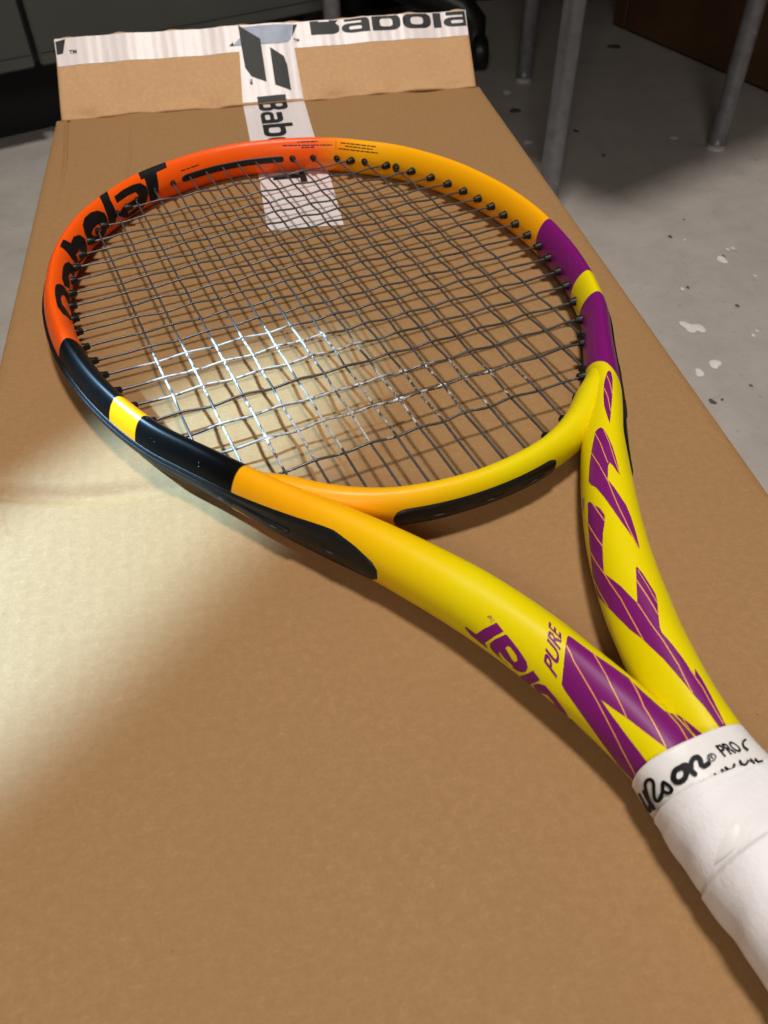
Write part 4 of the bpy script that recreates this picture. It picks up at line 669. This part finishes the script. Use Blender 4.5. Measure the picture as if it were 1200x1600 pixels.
z -= 0.0009 * np.exp(-((gx + 0.0765 + 0.0008 * np.sin(gy * 60)) / 0.0008) ** 2) * smooth_step(gy, 0.53, 0.57) * smooth_step(gy, 0.655, 0.63)
z -= 0.003 * np.exp(-(gy - FY) ** 2 / (2 * 0.0035 ** 2)) * 0.5
z += (0.0009 * np.sin(gx * 53 + 2) * np.sin(gx * 17) + 0.0005 * np.sin(gx * 151)) * np.exp(-((gy - FY + 0.002) / 0.004) ** 2) * np.where((gx > 0.005) & (gx < 0.06), 0, 1)
e = np.minimum(gx - FX[0], FX[1] - gx); z -= 0.0018 * np.clip(1 - e / 0.004, 0, 1) ** 2
inner_mask = ((gx - 0.03) / 0.16) ** 2 + ((gy - 0.36) / 0.26) ** 2 < 1
z = np.where(inner_mask, np.minimum(z, 0.0), z)
lid = from_py('top_panel', np.c_[gx.ravel(), gy.ravel(), z.ravel()], [q[::-1] for q in grid_faces(len(xs), ny)], None, (card,)); child_world(lid, box)
for nm, b_ in (('side_panel', (FX[0], Y0, -0.2, FX[0] + 0.004, FY, -0.0018)), ('side_panel', (FX[1] - 0.004, Y0, -0.2, FX[1], FY, -0.0018)),
               ('end_panel', (FX[0] + 0.004, FY - 0.006, -0.2, FX[1] - 0.004, FY - 0.002, -0.0025)), ('end_panel', (FX[0] + 0.004, Y0, -0.2, FX[1] - 0.004, Y0 + 0.004, -0.003))):
    bm = bmesh.new(); bx(bm, *b_); o = from_bm(nm, bm, None, (card,), False); child_world(o, box)
def flap_point(u, v, off=0.0):
    u = np.asarray(u, float); v = np.asarray(v, float)
    wob = 0.0006 * np.sin(u * 60) + 0.0004 * np.sin(u * 170 + 1)
    return np.c_[u, FY + v * math.cos(FA) - (off + wob) * math.sin(FA), v * math.sin(FA) + (off + wob) * math.cos(FA)]
fu = np.linspace(-0.1295, 0.1966, 120); fv = np.r_[np.linspace(-0.0012, 0.009, 10), np.linspace(0.012, FL, 14)]
gu, gv = np.meshgrid(fu, fv, indexing='ij')
jag = (0.0007 * np.sin(gu * 140) + 0.0005 * np.sin(gu * 330 + 2)) * smooth_step(gv, FL - 0.006, FL)
gu2 = gu + np.where(gu < 0, 1, 0) * smooth_step(-gu, 0.12, 0.1295) * 0.0035 * gv / FL
fold_w = (0.0011 * np.sin(gu * 47 + 1) * np.sin(gu * 13) + 0.0007 * np.sin(gu * 131) + 0.0005 * np.sin(gu * 263 + 2)) * np.exp(-(gv / 0.0045) ** 2) * np.where((gu > 0.004) & (gu < 0.062), 0, 1)
top = flap_point(gu2.ravel(), (gv + jag).ravel(), fold_w.ravel()); bot = flap_point(gu2.ravel(), (gv + jag).ravel(), -0.0035)
n0 = len(top); f = [q[::-1] for q in grid_faces(120, 24)]; f2 = [tuple(a + n0 for a in q[::-1]) for q in f]
rim = []
idx = lambda i, j: i * 24 + j
for i in range(119): rim += [(idx(i, 23), idx(i + 1, 23), idx(i + 1, 23) + n0, idx(i, 23) + n0), (idx(i + 1, 0), idx(i, 0), idx(i, 0) + n0, idx(i + 1, 0) + n0)]
for j in range(23): rim += [(idx(0, j), idx(0, j + 1), idx(0, j + 1) + n0, idx(0, j) + n0), (idx(119, j + 1), idx(119, j), idx(119, j) + n0, idx(119, j + 1) + n0)]
flap = from_py('end_flap', np.r_[top, bot], f + f2 + rim, None, (card_flap,)); child_world(flap, box)
def flat_mesh(loops, fn, step=None):
    """filled outline with holes, cut on a grid and laid on fn"""
    L = [[Vector((a, b, 0)) for a, b in lp] for lp in loops]; tri = tessellate_polygon(L); flat = [p for lp in L for p in lp]
    bm = bmesh.new(); vs = [bm.verts.new(p) for p in flat]
    for t in tri:
        try: bm.faces.new([vs[i] for i in t])
        except ValueError: pass
    if step:
        for axis in (0, 1):
            lo = min(p[axis] for p in flat); hi = max(p[axis] for p in flat); k = math.floor(lo / step) + 1; no = Vector((1, 0, 0)) if axis == 0 else Vector((0, 1, 0))
            while k * step < hi:
                bmesh.ops.bisect_plane(bm, geom=bm.verts[:] + bm.edges[:] + bm.faces[:], plane_co=no * (k * step), plane_no=no); k += 1
    q = fn(np.array([v.co.x for v in bm.verts]), np.array([v.co.y for v in bm.verts]))
    for v, p in zip(bm.verts, q): v.co = p
    bm.normal_update()
    for f in bm.faces:
        if f.normal.z < 0: f.normal_flip()
    return bm
def on_flap(off): return lambda u, v: flap_point(u, v, off)
def on_lid(off):
    def fn(x, y):
        zz = -0.003 * np.exp(-(y - FY) ** 2 / (2 * 0.0035 ** 2)) * 0.5 + 0.0003 * np.sin(x * 31 + 1.0) * np.sin(y * 17 + .4)
        zz = np.where(((x - 0.03) / 0.16) ** 2 + ((y - 0.36) / 0.26) ** 2 < 1, np.minimum(zz, 0), zz)
        return np.c_[x, y, zz + off]
    return fn
def clip_poly(lp, axis, val, keep_less=True):
    out = []; n = len(lp)
    ins_ = lambda p: (p[axis] <= val) == keep_less
    for k in range(n):
        a, b = lp[k], lp[(k + 1) % n]
        if ins_(a): out.append(a)
        if ins_(a) != ins_(b):
            t = (val - a[axis]) / (b[axis] - a[axis]); out.append((a[0] + t * (b[0] - a[0]), a[1] + t * (b[1] - a[1])))
    return out
tape = from_bm('packing_tape', flat_mesh([[(-0.1265, 0.0398), (0.0112, 0.0403), (0.0535, 0.0406), (0.1962, 0.0406), (0.1966, FL - 0.0002), (-0.1265, FL - 0.0002)]], on_flap(0.00025), 0.004), None, (tape_m,)); child_world(tape, box)
strip = from_bm('packing_tape', flat_mesh([[(0.0088, 0.0002), (0.0565, 0.0002), (0.0550, 0.0406), (0.0118, 0.0403)]], on_flap(0.0003), 0.004), None, (tape_m,)); child_world(strip, box)
strip2 = from_bm('packing_tape', flat_mesh([[(0.0110, 0.4714), (0.034, 0.4722), (0.0578, 0.4706), (0.0585, 0.545), (0.0562, 0.61), (0.0565, FY), (0.0088, FY), (0.0096, 0.61), (0.0114, 0.548)]], on_lid(0.00025), 0.004), None, (tape_m,)); child_world(strip2, box)
def rr(x0, y0, x1, y1, r, n=5):
    o = []
    for cx, cy, a0 in ((x1 - r, y1 - r, 0), (x0 + r, y1 - r, 90), (x0 + r, y0 + r, 180), (x1 - r, y0 + r, 270)):
        for k in range(n + 1): a = R(a0 + 90 * k / n); o.append((cx + r * math.cos(a), cy + r * math.sin(a)))
    return o
def arc(cx, cy, r, a0, a1, n=6): return [(cx + r * math.cos(R(a0 + (a1 - a0) * k / n)), cy + r * math.sin(R(a0 + (a1 - a0) * k / n))) for k in range(n + 1)]
GLY = {
 'B': (1.15, [[(0, 0)] + arc(.85, .3, .3, -90, 0) + [(1.15, .5), (1.02, .68), (1.12, .86)] + arc(.84, 1.07, .28, 0, 90) + [(0, 1.35)], rr(.34, .22, .82, .55, .1), rr(.34, .8, .78, 1.12, .1)]),
 'a': (1.12, [[(0.12, 1.0)] + arc(.77, .65, .35, 90, 0) + [(1.12, 0), (.3, 0)] + arc(.28, .3, .28, -90, -180) + arc(.28, .32, .28, 180, 90) + [(.80, .60), (.80, .74), (.12, .74)], rr(.3, .2, .80, .42, .08)]),
 'b': (1.15, [[(0, 0)] + arc(.8, .35, .35, -90, 0) + arc(.8, .65, .35, 0, 90) + [(.32, 1.0), (.32, 1.35), (0, 1.35)], rr(.32, .24, .83, .76, .14)]),
 'o': (1.15, [rr(0, 0, 1.15, 1, .36), rr(.32, .25, .83, .75, .16)]),
 'l': (0.32, [[(0, 0), (.32, 0), (.32, 1.35), (0, 1.35)]]),
 't': (0.95, [[(.02, 1.35), (.95, 1.35), (.95, 1.08), (.62, 1.08), (.62, 0), (.30, 0), (.30, 1.08), (.02, 1.08)]]),
}
def word(text, uh, uv, gap=0.1):
    x = 0; out = []
    for c in text:
        w, loops = GLY[c]; out.append([[((x + a) * uh, b * uv) for a, b in lp] for lp in loops]); x += w + gap
    return out
for loops in word('Babola', 0.0200, 0.0124):
    lp = [clip_poly([(0.0696 + a, 0.0497 - 0.011 * a + b) for a, b in l], 1, FL - 0.0008) for l in loops]
    lp = [clip_poly(l, 0, 0.1958) for l in lp]; lp = [l for l in lp if len(l) > 2]
    # a counter that runs into the cut top becomes a notch of the outline
    out_, holes = lp[0], lp[1:]
    cut = [h for h in holes if max(p[1] for p in h) > FL - 0.0009]; keep = [h for h in holes if h not in cut]
    def draw(loops_): o = from_bm('lettering', flat_mesh(loops_, on_flap(0.0005), 0.004), tape, (ink,)); return o
    if cut:
        h = cut[0]; hx0, hx1 = min(p[0] for p in h), max(p[0] for p in h); hy = min(p[1] for p in h)
        o_ = [p for p in out_]
        pieces = [clip_poly(o_, 0, hx0), clip_poly(o_, 0, hx1, False), clip_poly(clip_poly(clip_poly(o_, 0, hx1), 0, hx0, False), 1, hy)]
        for pc in pieces:
            if len(pc) > 2: draw([pc] + [k for k in keep if all(pc is not None and min(q[0] for q in pc) <= p[0] <= max(q[0] for q in pc) and min(q[1] for q in pc) <= p[1] <= max(q[1] for q in pc) for p in k)])
    else: draw([out_] + keep)
for k, loops in enumerate(word('Babolat', 0.0198, 0.0166)):
    # runs down the strip of tape towards the camera, letter tops to the right
    lp = [[(0.0205 + b, 0.6785 + 0.0050 - a) for a, b in l] for l in loops]
    if k == 0:
        up_ = [clip_poly(l, 1, FY - 0.0004, False) for l in lp]; up_ = [[(a, b - FY) for a, b in l] for l in up_ if len(l) > 2]
        from_bm('lettering', flat_mesh(up_[:1], on_flap(0.0006), 0.004), strip, (ink,))
        lp = [clip_poly(l, 1, FY - 0.0004) for l in lp]; lp = [l for l in lp if len(l) > 2]
    from_bm('lettering', flat_mesh(lp, on_lid(0.0005), 0.004), strip2, (ink,))
mm = lambda L: [(a / 1000, b / 1000) for a, b in L]
top_v = 61.0
for nm, mt, off, L in (('logo_mark', ink, 0.0007, [(13.6, 61.0), (29.3, 49.2), (29.6, 15.4), (18.6, 20.5), (14.6, 27.5), (14.1, 36.0)]), ('logo_mark', ink, 0.0007, [(35.8, 41.9), (45.7, 34.4), (47.5, 27.0), (47.8, 7.2), (35.9, 12.4)]),
                       ('logo_mark', ink_blue, 0.0006, [(15.5, 59.3), (27.4, 59.6), (55.8, 59.2), (53.9, 49.9), (52.4, 47.2), (50.3, 45.7), (43.8, 44.7), (30.4, 45.0), (20, 52)]),
                       ('logo_mark', ink_blue, 0.0006, [(7.5, 45.3), (13.7, 51.2), (14.0, 45.1)]), ('logo_mark', ink, 0.00065, [(4.6, 45.1), (7.6, 47.9), (8.4, 45.1)]), ('logo_mark', ink, 0.0007, [(56.1, 58.8), (59.6, 58.9), (54.4, 49.9)]),
                       ('logo_mark', ink, 0.0006, [(-125.8, 58.9), (-118.2, 60.2), (-121.3, 49.5), (-125.8, 49)])):
    from_bm(nm, flat_mesh([mm(L)], on_flap(off), 0.005), tape if L[0][0] < 0 or mt is ink_blue or L[0][1] > 44 else strip, (mt,))
def tiny_text(txt, origin, ux, uy, fn, parent, m, name='lettering', bold=0.0):
    cu = bpy.data.curves.new('txt', 'FONT'); cu.body = txt; cu.offset = bold; cu.resolution_u = 4
    o = bpy.data.objects.new('txt', cu); col.objects.link(o)
    dg = bpy.context.evaluated_depsgraph_get(); dg.update(); me0 = bpy.data.meshes.new_from_object(o.evaluated_get(dg))
    bpy.data.objects.remove(o)
    bm = bmesh.new(); bm.from_mesh(me0); bpy.data.meshes.remove(me0)
    return bm, origin, ux, uy, fn, parent, m, name
def lay_text(txt, origin, ux, uy, fn, parent, m, bold=0.0, cuts=0):
    bm = tiny_text(txt, origin, ux, uy, fn, parent, m, bold=bold)[0]
    if cuts: bmesh.ops.subdivide_edges(bm, edges=[e for e in bm.edges if e.calc_length() > 0.12], cuts=cuts)
    c = np.array([v.co for v in bm.verts])
    q = fn(origin[0] + c[:, 0] * ux[0] + c[:, 1] * uy[0], origin[1] + c[:, 0] * ux[1] + c[:, 1] * uy[1])
    for v, p in zip(bm.verts, q): v.co = p
    return from_bm('lettering', bm, parent, (m,))
lay_text('TM', (-0.1165, 0.0485), (0.0042, 0), (0, 0.004), on_flap(0.0006), tape, ink, 0.02)
lay_text('TM', (0.0552, 0.0455), (0.0034, 0), (0, 0.0034), on_flap(0.0006), tape, ink, 0.02)
lay_text('TM', (0.0165, 0.0185), (0, -0.0032), (0.0032, 0), on_flap(0.0006), strip, ink, 0.02)

# ------------------------------------------------------------------ floor and the things around
FZ = -0.2
def floor_mat():
    m, nt, b = mat('painted_concrete'); b.inputs['Roughness'].default_value = 0.42
    co = objco(nt); big = noise(nt, 3.5, 6, 0.65, co); mid = noise(nt, 28, 6, 0.7, co); fine = noise(nt, 160, 4, 0.6, co)
    x = mix(nt, ramp(nt, big, 0.32, 0.68), (0.35, 0.32, 0.29), (0.42, 0.39, 0.355))
    x = mix(nt, ramp(nt, mid, 0.30, 0.72, 0.0, 0.55), x, (0.46, 0.43, 0.40))
    x = mix(nt, ramp(nt, fine, 0.60, 0.72, 0, 0.5), x, (0.21, 0.195, 0.185))
    vo = N(nt, 'ShaderNodeTexVoronoi', inp={'Scale': 34.0}); nt.links.new(co, vo.inputs['Vector'])
    sp = mathn(nt, 'MULTIPLY', ramp(nt, vo.outputs['Distance'], 0.04, 0.08, 1, 0), ramp(nt, noise(nt, 8, 2, 0.5, co), 0.58, 0.66))
    x = mix(nt, mathn(nt, 'MULTIPLY', sp, 0.6), x, (0.09, 0.055, 0.05))
    nt.links.new(x, b.inputs['Base Color'])
    nt.links.new(ramp(nt, mid, 0.3, 0.7, 0.34, 0.55), b.inputs['Roughness'])
    bump(nt, b, mathn(nt, 'ADD', mid, mathn(nt, 'MULTIPLY', fine, 0.4)), 0.25, 0.002); return m
fl = from_py('floor', [(-4, -4, FZ), (5, -4, FZ), (5, 5, FZ), (-4, 5, FZ)], [(0, 1, 2, 3)], None, (floor_mat(),), False); fl['kind'] = 'structure'
white_p = simple('spilled_white_paint', (0.72, 0.69, 0.66), 0.5, var=0.1, vscale=90); dark_p = simple('dark_stain', (0.075, 0.068, 0.06), 0.6)
def spot(x, y, r, m, seed, squash=1.25, name='paint_spot'):
    rs = np.random.default_rng(seed); n = 22; a = np.linspace(0, 2 * math.pi, n, endpoint=False)
    rad = (r * 0.88 if m is white_p else r * 0.6) * (1 + 0.18 * np.sin(2 * a + rs.uniform(0, 6)) + 0.12 * np.sin(3 * a + rs.uniform(0, 6)) + rs.uniform(-.06, .06, n))
    v = [(x, y, FZ + 0.0009)] + [(x + q * math.cos(t), y + squash * q * math.sin(t), FZ + 0.0004) for q, t in zip(rad, a)]
    return from_py(name, v, [(0, 1 + k, 1 + (k + 1) % n) for k in range(n)], fl, (m,))
for k, (x, y, r) in enumerate([(0.396, 0.592, 0.0072), (0.4035, 0.590, 0.0065), (0.3925, 0.600, 0.0036), (0.3935, 0.5349, 0.0058), (0.3744, 0.5253, 0.0046), (0.4818, 0.7012, 0.0060), (0.4975, 0.7195, 0.0022), (0.5039, 0.7209, 0.0024), (0.4617, 0.7476, 0.0016),
                               (0.4175, 0.6563, 0.0022), (0.3927, 1.1943, 0.007), (0.3713, 1.0234, 0.006), (0.5604, 0.9976, 0.005), (0.455, 0.575, 0.0017), (0.448, 0.569, 0.0019), (0.5, 0.665, 0.0018)]): spot(x, y, r, white_p, k)
for k, (x, y, r) in enumerate([(0.4491, 0.7573, 0.0040), (0.4526, 0.9668, 0.0045), (0.3675, 0.4859, 0.0048), (0.377, 0.487, 0.0022), (0.3855, 1.1285, 0.012), (0.424, 0.658, 0.0030), (0.4569, 0.6178, 0.0034), (0.444, 1.0452, 0.006), (0.6146, 1.3461, 0.016), (0.4865, 0.708, 0.003),
                               (0.48, 0.79, 0.002), (0.41, 0.50, 0.0024)]): spot(x, y, r, dark_p, 50 + k, 1.2, 'floor_stain')

steel = simple('grey_painted_steel', (0.185, 0.185, 0.20), 0.38, metal=0.25, var=0.22, vscale=70, bscale=500, bstr=0.15)
def chips(m):
    nt = m.node_tree; b = nt.nodes['Principled BSDF']; old = b.inputs['Base Color'].links[0].from_socket
    co = objco(nt, (1, 1, 0.35)); k = ramp(nt, noise(nt, 120, 3, 0.6, co), 0.70, 0.73, 0, 0.8)
    nt.links.new(mix(nt, k, old, (0.55, 0.54, 0.52)), b.inputs['Base Color'])
chips(steel)
glide = simple('pale_plastic_foot', (0.55, 0.53, 0.50), 0.5); top_m = simple('grey_laminate', (0.22, 0.21, 0.2), 0.5, var=0.1)
table = thing('low_table', 'low work table standing on round grey steel tube legs beside the box', 'table', (0.3267, 0.8183, FZ), (0, 0, math.atan2(0.1408, 0.2729)))
LEGS = [(0.3267, 0.8183), (0.5996, 0.9591), (0.430, 1.235), (0.1375, 1.132)]
inv = (Matrix.Translation((0.3267, 0.8183, FZ)) @ Matrix.Rotation(math.atan2(0.1408, 0.2729), 4, 'Z')).inverted()
TH = 0.50
for x, y in LEGS:
    p = inv @ Vector((x, y, FZ))
    v, f = tube([(p.x, p.y, 0.004), (p.x, p.y, 0.02), (p.x, p.y, TH)], 0.011, 24); lg = from_py('leg', v, f, table, (steel,))
    v, f = tube([(p.x, p.y, 0.0), (p.x, p.y, 0.003), (p.x, p.y, 0.0065)], [0.0108, 0.0118, 0.0116], 24); from_py('foot_cap', v, f, lg, (glide,))
bm = bmesh.new(); bx(bm, -0.06, -0.12, TH, 1.1, 0.75, TH + 0.025); bmesh.ops.bevel(bm, geom=bm.edges[:], offset=0.004, segments=2, affect='EDGES')
from_bm('table_top', bm, table, (top_m,), False)

grey_door = simple('grey_green_enamel', (0.060, 0.064, 0.058), 0.45, var=0.08, vscale=12, bscale=250, bstr=0.08)
black_void = simple('matt_black_base_and_shade', (0.006, 0.006, 0.006), 0.8)  # cabinet base black; on the block below the table it paints the shade
CA = Vector((-0.265, 1.107, 0)); CB = Vector((0.119, 1.258, 0)); cd = (CB - CA).normalized()
cab = thing('storage_cabinet', 'dark grey green storage cabinet with a seam between its fronts, behind the box', 'cabinet', (CA.x, CA.y, FZ), (0, 0, math.atan2(cd.y, cd.x)))
seam = 0.046
for a, b in ((-0.62, seam - 0.004), (seam + 0.004, 0.455)):
    bm = bmesh.new(); bx(bm, a, 0.0, 0.1, b, 0.02, 0.8); bmesh.ops.bevel(bm, geom=bm.edges[:], offset=0.002, segments=2, affect='EDGES'); fr = from_bm('cabinet_door', bm, cab, (grey_door,), False)
    bm = bmesh.new(); bx(bm, a + 0.002, -0.0012, 0.1155, b - 0.002, 0.0, 0.1165); from_bm('door_rib', bm, fr, (grey_door,), False)
bm = bmesh.new(); bx(bm, -0.62, 0.022, 0.1, 0.455, 0.45, 0.8); from_bm('cabinet_body', bm, cab, (black_void,), False)
bm = bmesh.new(); bx(bm, -0.60, 0.085, 0.0, 0.45, 0.43, 0.0985); from_bm('plinth', bm, cab, (black_void,), False)

wood = simple('dark_brown_board', (0.085, 0.040, 0.014), 0.55, var=0.25, vscale=14, bscale=90, bstr=0.1)
WA0 = Vector((0.648, 1.446, 0)); WB0 = Vector((0.752, 1.109, 0)); wd = (WB0 - WA0).normalized()
wc = thing('wooden_cupboard', 'dark brown wooden cupboard in the shade at the right edge', 'cupboard', (WA0.x, WA0.y, FZ), (0, 0, math.atan2(wd.y, wd.x)))
for a, b in ((0, 0.9),):
    bm = bmesh.new(); bx(bm, a, 0.02, 0.0, b, 0.45, 0.8); from_bm('cupboard_body', bm, wc, (wood,), False)
for a, b in ((0.003, 0.03), (0.034, 0.52), (0.524, 0.897)):
    bm = bmesh.new(); bx(bm, a, 0.0, 0.004, b, 0.0195, 0.8); bmesh.ops.bevel(bm, geom=bm.edges[:], offset=0.0015, segments=1, affect='EDGES'); from_bm('cupboard_panel', bm, wc, (wood,), False)

chair = thing('office_chair_base', 'black chair base ending in a round castor on the dark floor past the flap', 'chair base', (0.375, 1.30, FZ))
bp_ = simple('black_nylon', (0.008, 0.008, 0.009), 0.4)
for dy, nm in ((-0.006, 'castor_wheel'), (0.02, 'castor_wheel')):
    v, f = tube([(-0.009, dy, 0.024), (-0.006, dy, 0.024), (0.008, dy, 0.024), (0.011, dy, 0.024)], [0.020, 0.0238, 0.0238, 0.02], 28); from_py(nm, v, f, chair, (bp_,))
v, f = tube([(0.001, 0.008, 0.02), (-0.004, 0.01, 0.06), (-0.02, 0.02, 0.075), (-0.09, 0.07, 0.10), (-0.17, 0.13, 0.13)], [0.012, 0.018, 0.022, 0.028, 0.034], 16); from_py('base_arm', v, f, chair, (bp_,))
v, f = tube([(-0.17, 0.13, 0.06), (-0.17, 0.13, 0.5)], 0.03, 20); from_py('gas_column', v, f, chair, (bp_,))
shade_blk = thing('shade_block', 'added black block standing in for the darkness below the table', 'shade block', (0.52, 1.62, FZ))  # added block, its black replaces the deep shade at the back
bm = bmesh.new(); bx(bm, -0.35, 0, 0, 0.20, 0.4, 0.5); bmesh.ops.bevel(bm, geom=bm.edges[:], offset=0.01, segments=2, affect='EDGES'); from_bm('shade_block_body', bm, shade_blk, (black_void,), False)
bm = bmesh.new(); bx(bm, -0.36, -0.008, 0.47, 0.21, 0.0, 0.5); from_bm('shade_block_rim', bm, shade_blk, (bp_,), False)
wl = from_py('wall', [(-4, 2.4, FZ), (5, 2.4, FZ), (5, 2.4, 2.4), (-4, 2.4, 2.4)], [(0, 1, 2, 3)], None, (simple('dark_wall_paint', (0.05, 0.05, 0.05), 0.8),), False); wl['kind'] = 'structure'
